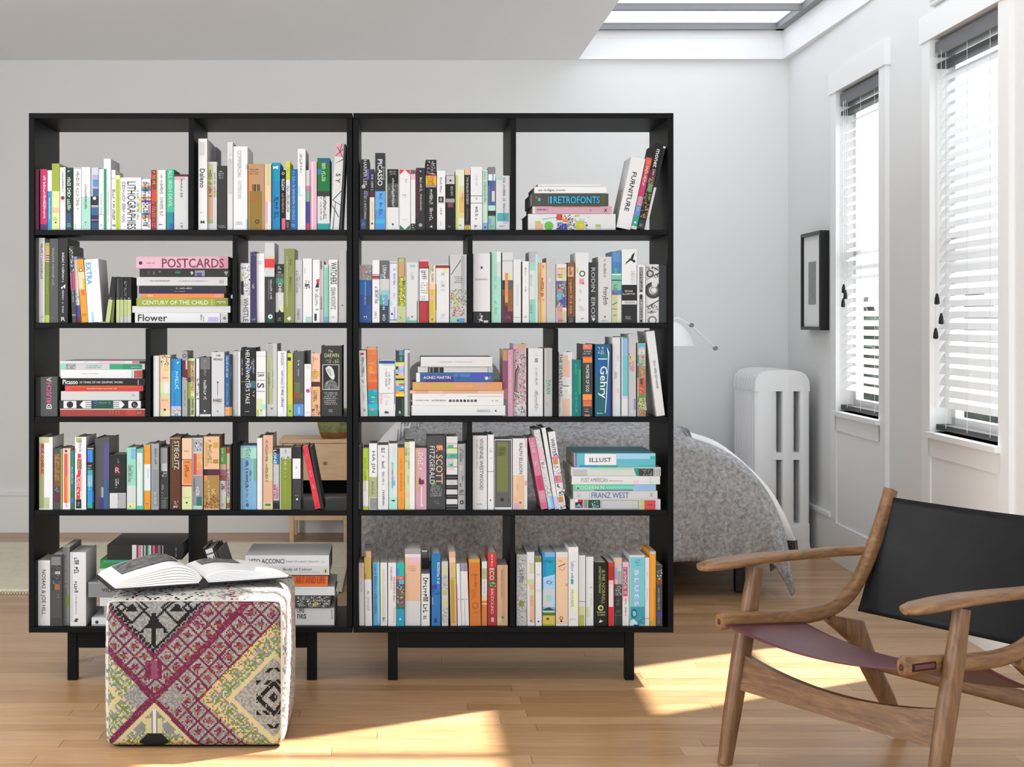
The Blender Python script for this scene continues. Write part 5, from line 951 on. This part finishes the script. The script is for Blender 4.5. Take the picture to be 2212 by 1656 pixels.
load(4, 3, '''
128 262 598 c0c0c0; x 620 930 999/e4e4e4/777 130 260; l 800 1000 777777 165 240; b 930 992 d0d4a0 235 262; x 990 1500 888/e4e4e4/aaa 130 260; b 1215 1285 8a9040 160 232
270 368 566 dedede l=-6; b 705 850 ccd0a0 304 366; b 925 995 ccd0a0; b 998 1500 e3b48e 306 366; b 1065 1140 d4d4a0 306 366; m 1140 1280 c89878 315 350; o 1475 12 8a5a3a
378 462 628 e6e6e6 l=-4; b 630 700 7a8a30; m 850 880 b4b4b4; m 1060 1100 b4b4b4; o 1485 12 333
472 638 568 7ab0e0; b 568 630 3a78b0 472 500; b 630 1060 06a0c0; b 640 1000 1a8ac8 475 520; m 662 708 0a2a5a 485 622; P a8cff0 480 900 638 860 638 1060 480 1060; x 930 1000 1a8a8a/3a70c8 515 620; b 1060 1295 cdd0d0 478 638; b 1135 1215 a0d0c0 520 590; b 1140 1290 a8d4f8 592 630; P 1a4a3a 478 1325 560 1295 620 1330 638 1328 638 1340 478 1340; b 1340 1365 a8d8c8; b 1365 1405 5a6a2a; b 1405 1415 b8c850; b 1415 1515 d8bc50; b 1435 1465 6a4a10 525 560; b 1515 1550 a8b838
650 808 566 dcdcdc; b 632 1515 ecc8a4 655 805; m 670 705 c89a78 680 740; P 8a5a3c 680 755 775 712 775 728 680 768; P c89878 690 790 740 820 775 770 768 765 738 808 695 780; o 1000 20 c89a78 795; r 1440 24 222 720; o 1480 14 222 720
816 946 500 ececec; b 570 1500 e8e8e8; l 700 990 5a9ae0 846 882; b 930 990 3aa880 848 880; l 1060 1310 c0c84a 846 882; b 1065 1355 eef0c8 884 944; m 1440 1470 bbb; m 680 700 aaa
952 1038 610 dcdcdc; b 1215 1222 777; b 1285 1550 b0ba50 954 1024; b 1285 1400 ccd49a 954 1024; m 1400 1430 5a6a2a 985 1020
1046 1146 628 e4e4e4; l 1005 1060 999 1100 1130; l 1110 1300 bbb 1108 1126; b 1290 1420 d8dcb0 1048 1098
1156 1332 704 121408; t 752 1105 bcc478 1208 1246:JONATHAN STRANGE; t 800 1255 a8b068 1258 1298:& MR NORRELL; x 780 1250 3a4018/2a3010 1200 1310; o 1305 38 c0c880 1242; P 121408 1225 1310 1245 1280 1262 1305 1275 1300 1262 1320 1235 1325; h 1350 1372 c8d098 1190 1308:SUSANNA; h 1384 1406 c8d098 1198 1300:CLARKE; P e8e8e0 1215 1500 1240 1455 1250 1475 1280 1470 1250 1495
1345 1418 704 c8352f; b 760 930 b02a1a; b 940 994 ecc0c8 1350 1412; b 994 1290 dedede 1350 1410; b 1290 1420 cc2f30; b 1420 1515 c03a20; b 1290 1550 e02a5a 1402 1418
1424 1522 640 c8c8c8; b 655 710 e8c0a0; b 710 780 e6c8ac 1424 1460; b 780 925 b8a8e8 1430 1462; b 820 990 a8a8a8 1465 1515; b 925 990 ecc0cc 1425 1465; b 990 1150 5a5a5a; x 990 1130 ddd/222/888 1428 1518; b 1150 1550 2c2c2c; m 1170 1280 8e8e8e; m 1330 1370 9ab0a0; b 1360 1550 0f5a40 1425 1450; b 1400 1405 888
1532 1616 700 e8e8e8; b 702 762 f0b8cc; b 762 1148 b05a78 1538 1600; l 775 1140 f4d8e4 1548 1590; b 940 990 2a7a5a 1555 1578; b 1148 1210 f4c4d4; l 1185 1270 777; l 1290 1420 333
1624 1826 606 dcdcdc; b 634 1530 78cdd8 1632 1824; m 660 720 4a9ab8 1680 1780; m 730 750 4a9ab8 1690 1790; b 785 1290 94c4e4 1682 1752; t 810 1270 e8f4ff 1690 1746:B L U E S; b 1290 1530 3aa0b0 1632 1824; P 1a6a88 1645 1400 1655 1330 1690 1312 1720 1335 1722 1400 1700 1440 1670 1440; P 8ad0e0 1665 1350 1690 1345 1710 1360 1708 1400 1685 1420 1668 1395; P d4ecf4 1632 1530 1640 1470 1680 1450 1720 1490 1740 1530; x 1380 1500 1a7a90/6ac8d8 1730 1820; b 1525 1550 1a3a6a 1680 1750
1832 1888 640 e6e6e6; l 820 900 b4b4b4; l 1050 1200 b4b4b4; b 1440 1450 999
1895 1972 556 f2a532; b 558 592 b8d0e0; b 1050 1500 e09020 1945 1965; b 1480 1520 b8b040
1980 2058 738 4a4a4a; x 790 860 eee/999/333; x 855 930 b4b888/6a7a3a/e8e8d0; b 925 992 8a5030; l 1035 1330 d0d0d0 2002 2022; b 1360 1430 4a4a90; l 1430 1530 999 2002 2022
''')
finish_books(); finish_text()
# ---------------------------------------------------------------- pouf
KX0, KX1, KY0, KY1, KZ = px(226, 4.31), px(613, 4.31), 4.31, 4.78, .425
PAL = {'g': '92908c', 'h': '7a7875', 'k': '262423', 'm': '642a40', 'r': '8a3448', 'o': '7f4b28', 'e': '65753c', 'c': 'c0a07c', 'y': 'a9b282', 'w': 'c4c0b9', 'p': '80455a'}
def kilim(u, v, rnd):
    """u, v in the photo's pattern units: u 95..1370 left to right, v 500..1545 downwards"""
    p = abs(u-450); t = v+p; s = v-p; j = rnd.random()
    bg = 'g' if j < .55 else 'h'
    R = abs(u-1300)+abs(v-1190)*1.0; L = abs(u+420)+abs(v-1190)
    def lat(c1, c2, c3):
        a = (u+v) % 150; b = (u-v) % 150
        if a < 22 or b < 22: return c1 if j < .8 else c2
        if abs(a-86) < 24 and abs(b-86) < 24: return c2 if j < .75 else c3
        if abs(a-86) < 44 and abs(b-86) < 44 and j < .35: return c1
        return bg
    if R < 520 and u > 700:
        if R > 470: return 'c' if j < .55 else 'e'
        if R > 330: 
            q = lat('e', 'c', 'y'); return q if q not in 'gh' else ('y' if j < .3 else bg)
        if R > 285: return 'y' if j < .5 else 'c'
        if R < 130:
            return 'k' if (R > 85 or R < 40) and j < .9 else bg
        if R < 240 and (u > 1180) and abs((v-1190)) % 90 < 34 and R % 70 < 32: return 'k'
        return bg
    if L < 640 and u < 330:
        if L > 590: return 'c' if j < .5 else 'y'
        q = lat('e', 'c', 'y'); return q if q not in 'gh' else ('k' if L < 520 and abs(v-1190) < 50 and j < .7 else ('y' if j < .3 else bg))
    if s > 1185 and t > 1185 and v > 1190:                 # bottom triangle
        if s < 1222: return 'm' if j < .85 else 'p'
        if s < 1262: return 'y' if j < .5 else 'c'
        if p < 22 and v < 1440: return 'w' if p < 9 else 'h'
        if p < 60 and 1330 < v < 1440: return 'y' if j < .6 else 'c'
        if v > 1440 and p < 110-abs(v-1500): return 'k'
        if v > 1470: return 'e' if j < .5 else 'c'
        if (abs(p-110)+abs(v-1395)) < 55: return 'h'
        return lat('e', 'y', 'c')
    if t < 880:                                             # dark upper triangle
        if t > 838: return 'k' if (int(v/15)+int(u/15)) % 3 else 'h'
        if p < 16 and v > 600: return 'k'
        if v > 620 and v < 730 and p < (v-610)*.85 and not (v > 705 and p < 70 and p > 16): return 'k'
        for c in (290, 610, 140, 760):
            q = abs(u-c)
            if 530 < v < 585 and q < (v-520)*.75: return 'k'
            if abs(q+abs(v-560)-105) < 11: return 'k'
        if abs(abs(p-0)+abs(v-500)-150) < 10: return 'k'
        return bg
    if t > 1190 and u <= 450:                               # left triangle
        if t < 1225 or s > 1150: return 'm' if j < .85 else 'p'
        if p+abs(v-1190) > 40 and abs(p-120)+abs(v-1190) < 95: return 'h' if j < .7 else 'g'
        q = lat('e', 'c', 'y'); return q if q not in 'gh' else ('y' if j < .35 else bg)
    if t < 1190 or u > 450:
        if abs(u-590)+abs(v-1190) < 95: return 'h' if j < .7 else 'g'                                 # maroon bands
        if abs(t-1180) < 22 and u < 1150: return 'm' if j < .85 else 'p'
        if t < 915: return 'm' if j < .7 else 'p'
        if p < 60 and 930 < v < 1050: return 'm' if p > 20 and j < .85 else 'p'
        return lat('m', 'r' if j < .08 else ('o' if int(v/75) % 2 else 'm'), 'p')
    return 'm' if j < .4 else bg
NXC, NYC = 118, 98
b = MB(); PM = {k: mat(c, .95, .05, bump=.6, bscale=900) for k, c in PAL.items()}
pf = empty('pouf', ((KX0+KX1)/2, (KY0+KY1)/2, 0)); tag(pf, 'cube pouf in patterned kilim fabric standing before the left bookcase', 'pouf')
CXM, CYM = (KX0+KX1)/2, (KY0+KY1)/2; HX, HY = (KX1-KX0)/2, (KY1-KY0)/2
def shape(x, y, z):
    """cube with softened corners and pillowy faces; x, y, z in -1..1"""
    r = .13; q = []
    c = [max(-1+r, min(1-r, a)) for a in (x, y, z)]; d = Vector((x-c[0], y-c[1], z-c[2]))
    if d.length > 0: d = d.normalized()*r
    p = Vector(c)+d
    bu = .035
    px_ = p.x*(1+bu*(1-p.z**2)*(1-p.y**4)); py_ = p.y*(1+bu*(1-p.z**2)*(1-p.x**4)); pz_ = p.z+(.075*(1-p.x**2)*(1-p.y**2) if p.z > 0 else 0)
    return (px_*HX, py_*HY, (pz_+1)*KZ/2+.002)
def face(nx, ny, fn, cf, rs):
    rnd = random.Random(rs); i0 = len(b.v)
    for j in range(ny+1):
        for i in range(nx+1): b.v.append(shape(*fn(-1+2*i/nx, -1+2*j/ny)))
    for j in range(ny):
        for i in range(nx):
            b.f.append([i0+j*(nx+1)+i, i0+j*(nx+1)+i+1, i0+(j+1)*(nx+1)+i+1, i0+(j+1)*(nx+1)+i]); b.m.append(b.mi(PM[cf((i+.5)/nx, (j+.5)/ny, rnd)]))
face(NXC, NYC, lambda a, c: (a, -1, c), lambda u, v, r: kilim(95+1275*u, 1545-1045*v, r), 1)
def topc(u, v, r):  # sun glare on the top is painted into the pale weave
    U = 95+1275*u; V = v*1000; j = r.random(); a = (U+V) % 210; c = (U-V) % 210
    if U < 800 and V < 500:
        if a < 20 or c < 20: return 'k' if j < .55 else 'w'
        if abs(a-115) < 26 and abs(c-115) < 26: return 'h'
    if abs(U-V*.3-260) < 16 or abs(U+V*.3-1020) < 16: return 'r' if j < .5 else 'w'
    if (a < 16 or c < 16) and U > 900: return 'h'
    return 'w' if j < .8 else 'g'
face(70, 60, lambda a, c: (a, c, 1), topc, 2)
def sidec(u, v, r):  # sides paler than the front: strong sun put into the colour
    j = r.random(); V = v*1000; U = u*1000
    if abs(U-250-.2*V) < 60: return 'p' if j < .5 else 'w'
    if (U+V) % 230 < 26 or (U-V) % 230 < 22: return 'h' if j < .6 else 'w'
    return 'w' if j < .8 else 'g'
face(50, 60, lambda a, c: (1, a, c), sidec, 3); face(30, 40, lambda a, c: (-1, -a, c), sidec, 4); face(30, 40, lambda a, c: (-a, 1, c), sidec, 5)
face(20, 20, lambda a, c: (a, -c, -1), lambda u, v, r: 'k', 6)
b.build('pouf_cover', pf, smooth=True)
b = MB()
for sxx in (1,):
    pts = [Vector(shape(.97, -.97, -1+2*k/30))+Vector((.002, -.002, 0)) for k in range(31)]
    b.tube(pts, .0025, PM['w'], 6, up=(0, 1, 0))
    pts = [Vector(shape(-1+2*k/40, -.965, .965))+Vector((0, -.001, .001)) for k in range(41)]
    b.tube(pts, .0022, PM['w'], 6)
b.build('piping', pf)
# ---------------------------------------------------------------- open book on the pouf
bk = empty('open_book', (px(441,4.42), 4.40, .455)); bk.rotation_euler = (0, 0, math.radians(22))
tag(bk, 'large open picture book lying face up on the patterned pouf', 'book')
PW = mat('ececea', .7, .2); Wp, Dp = .258, .235
def curve(x, top):           # height of the page surface at distance x from the gutter
    t = x/Wp; return .004+top*(math.sin(min(1, t*2.6)*math.pi/2)**.8)*(1-t)**.55*1.0+.012*(1-t)
def block(sgn, top, nm, lay=7):
    N = 26; b = MB()
    for L in range(lay):
        q0 = L/lay; q1 = (L+.82)/lay
        def P(i, q, y):
            x = i/N*Wp*(1-.02*(1-q)); return (sgn*(x+.004), y, .003+curve(x, top)*q)
        for i in range(N):
            for (ya, yb_) in ((0, Dp),):
                a, c = P(i, q1, 0), P(i+1, q1, 0); d, e = P(i+1, q1, Dp), P(i, q1, Dp)
                a2, c2 = P(i, q0, 0), P(i+1, q0, 0); d2, e2 = P(i+1, q0, Dp), P(i, q0, Dp)
                b.poly([a, c, d, e, a2, c2, d2, e2], PW, [(0,1,2,3), (7,6,5,4), (0,4,5,1), (1,5,6,2), (2,6,7,3), (3,7,4,0)] if i in (0, N-1) else [(0,1,2,3), (7,6,5,4), (0,4,5,1), (2,6,7,3)])
    return b.build(nm, bk)
block(-1, .058, 'pages'); block(1, .026, 'pages')
GP = mat('6a6a6a', .6, .3, noise=.7, nscale=60)
b = MB(); N = 14
for i in range(N):
    def Q(x, y): return (-(x+.004), y, .0042+curve(x, .058))
    xa, xb_ = .05+.17*i/N, .05+.17*(i+1)/N
    b.poly([Q(xa, .075), Q(xb_, .075), Q(xb_, .222), Q(xa, .222)], GP)
b.build('photograph', bk)
b = MB()
for i in range(N):
    def Q(x, y): return ((x+.004), y, .0042+curve(x, .026))
    xa, xb_ = .03+.12*i/N, .03+.12*(i+1)/N
    b.poly([Q(xa, .15), Q(xb_, .15), Q(xb_, .222), Q(xa, .222)], GP)
b.build('photograph', bk)
CB = mat('1a1a1a', .5, .4); b = MB()
b.box(-Wp-.012, -.014, -.004, Dp+.004, -.0005, .0022, CB); b.box(.014, Wp+.012, -.004, Dp+.004, -.0005, .0022, CB)
b.build('cover', bk)
b = MB(); pts = [(-.016, 0), (-.013, -.006), (0, -.010), (.013, -.006), (.016, 0), (.012, .006), (.004, .016), (-.004, .016), (-.012, .006)]
n = len(pts); b.poly([(x, -.0045, z) for x, z in pts]+[(x, Dp, z) for x, z in pts], CB, [list(range(n)), list(range(n, 2*n))[::-1]]+[(i, i+n, (i+1) % n+n, (i+1) % n) for i in range(n)])
b.build('book_spine', bk)
# ---------------------------------------------------------------- lounge chair
ch = empty('lounge_chair', (.896, 4.16, 0)); ch.rotation_euler = (0, 0, -math.radians(60)); tag(ch, 'oak lounge chair with dark leather seat and black sling back', 'armchair')
# local axes: x = a (left leg to right leg), y = b (towards the back), z up
OW = wood('oiled_oak', '5c3d26', '84603e', (1.6, 13, 13), .42, 7, spec=.45); OWZ = wood('oiled_oak_upright', '5c3d26', '84603e', (12, 12, 2.2), .42, 5, spec=.45); OWY = wood('oiled_oak_long', '64432a', '956f49', (12, 2.0, 12), .42, 5, spec=.45)  # leg and stretcher oak darker than the arms: backlit shade in the colour
WD = .70
LTH = mat('5c2f38', .38, .45, noise=.18, nscale=9, bump=.3, bscale=350); SLG = mat('141415', .5, .25, noise=.2, nscale=12, bump=.3, bscale=400)
def bez(P, n=20):
    out = []
    for k in range(n+1):
        t = k/n; Q = [Vector(p) for p in P]
        while len(Q) > 1: Q = [Q[i]*(1-t)+Q[i+1]*t for i in range(len(Q)-1)]
        out.append(Q[0])
    return out
for a, sg in ((0, 1), (WD, -1)):
    b = MB(); b.tube([(a, .004, 0), (a, .03, .13), (a, .064, .29), (a, .09, .40), (a, .118, .533)], [(.017, .019), (.020, .024), (.021, .027), (.020, .026), (.017, .021)], OWZ, 16, up=(0, 1, 0), sq=3)
    smooth_auto(b.build('front_leg', ch), 50)
    i = a+sg*.036
    b = MB(); P = [(i, -.05, .405), (i, -.04, .406)]+bez([(i, .0, .405), (i, .25, .388), (i, .45, .35), (i, .455, .42), (i, .52, .50), (i, .59, .655), (i, .615, .725)], 26)
    R = [(.012, .019), (.0165, .026)]+[(.016, .0215)]*12+[(.0168, .0215)]*15
    b.tube(P, R, OWY, 14, up=(-.0, .3, 1), sq=2.6); smooth_auto(b.build('side_frame', ch), 50)
    b = MB(); b.tube([(i, .36, .372), (i, .47, .325), (i, .53, .215), (i, .60, .11), (i, .665, .0)], [(.015, .012), (.0155, .040), (.0165, .030), (.0165, .026), (.0145, .019)], OWZ, 14, up=(0, 1, 0), sq=3); smooth_auto(b.build('rear_leg', ch), 50)
    # armrest: flat paddle, wide at the front, round at the back
    b = MB(); j = a-sg*.004
    P = [(j, -.083, .546), (j, -.07, .548), (j, -.03, .551), (j, .04, .554), (j, .12, .556), (j, .22, .555), (j, .32, .553), (j, .42, .552), (j+sg*.02, .52, .551), (j+sg*.03, .56, .551)]
    R = [(.010, .007), (.028, .011), (.042, .013), (.045, .014), (.040, .0145), (.032, .0145), (.024, .0145), (.017, .0145), (.013, .0135), (.012, .013)]
    b.tube(P, R, OWY, 16, sq=2.6); smooth_auto(b.build('armrest', ch), 50)
    # wedge pin and slot at the front of the rail
    b = MB(); b.tube([(i-.001, -.0525, .405), (i+.001, -.0495, .405)], (.0075, .0075), mat('4a2c22', .5, .4), 10); b.build('rail_pin', ch)
b = MB()                                                     # front stretcher: deep board with a concave top
N = 24
def fs(k, top):
    t = k/N; x = .018+(WD-.036)*t; z = (.298-.036*math.sin(math.pi*t)**.8) if top else .204
    y = .006+z*.215; return x, y, z
for k in range(N):
    A = fs(k, 1); B = fs(k+1, 1); C = fs(k+1, 0); D = fs(k, 0); q = []
    for dy in (-.010, .010):
        for p in (A, B, C, D): q.append((p[0], p[1]+dy, p[2]))
    fa = [(0,3,2,1), (4,5,6,7), (0,1,5,4), (3,7,6,2)]
    if k == 0: fa.append((0,4,7,3))
    if k == N-1: fa.append((1,2,6,5))
    b.poly(q, OW, fa)
b.build('stretcher', ch)
b = MB(); b.tube([(.036, .535, .232), (WD-.036, .535, .232)], (.011, .024), OW, 12, up=(0, .3, 1), sq=3.4); smooth_auto(b.build('stretcher', ch), 50)
for a, sg in ((0, 1), (WD, -1)):                              # leather wraps: dark slot along each rail
    i = a+sg*.036; b = MB(); b.tube([(i-sg*.0165, -.030, .404), (i-sg*.0165, .050, .402)], (.0014, .0095), mat('2e1a12', .6, .2), 10, sq=3); q = b.build('leather_slot', ch)
    b = MB(); b.tube([(i-sg*.0175, -.024, .404), (i-sg*.0175, .044, .402)], (.0022, .006), LTH, 10, sq=3); b.build('leather_loop', q)
def seat(s, t):
    a = .051+(WD-.102)*s; b_ = -.04+.47*t; zr = .404-.035*t-.20*max(0, t-.62)
    sag = .030*(1-(2*s-1)**2)*(.85+.35*math.sin(t*math.pi*.9)); back = .035*max(0, (t-.72)/.28)**1.6
    return (a, b_, zr-.006-sag+back*.3)
grid('seat', 30, 24, seat, LTH, ch, thick=.0035)
def back(s, t):
    a = .030+(WD-.060)*s; z = .380+.325*t; b_ = .482+.118*t**.9
    sag = .050*(1-(2*s-1)**2); fl_ = .0
    return (a, b_+sag+.004-.02*(0), z-.012*(1-(2*s-1)**2))
grid('back_sling', 34, 18, back, SLG, ch, thick=.003)
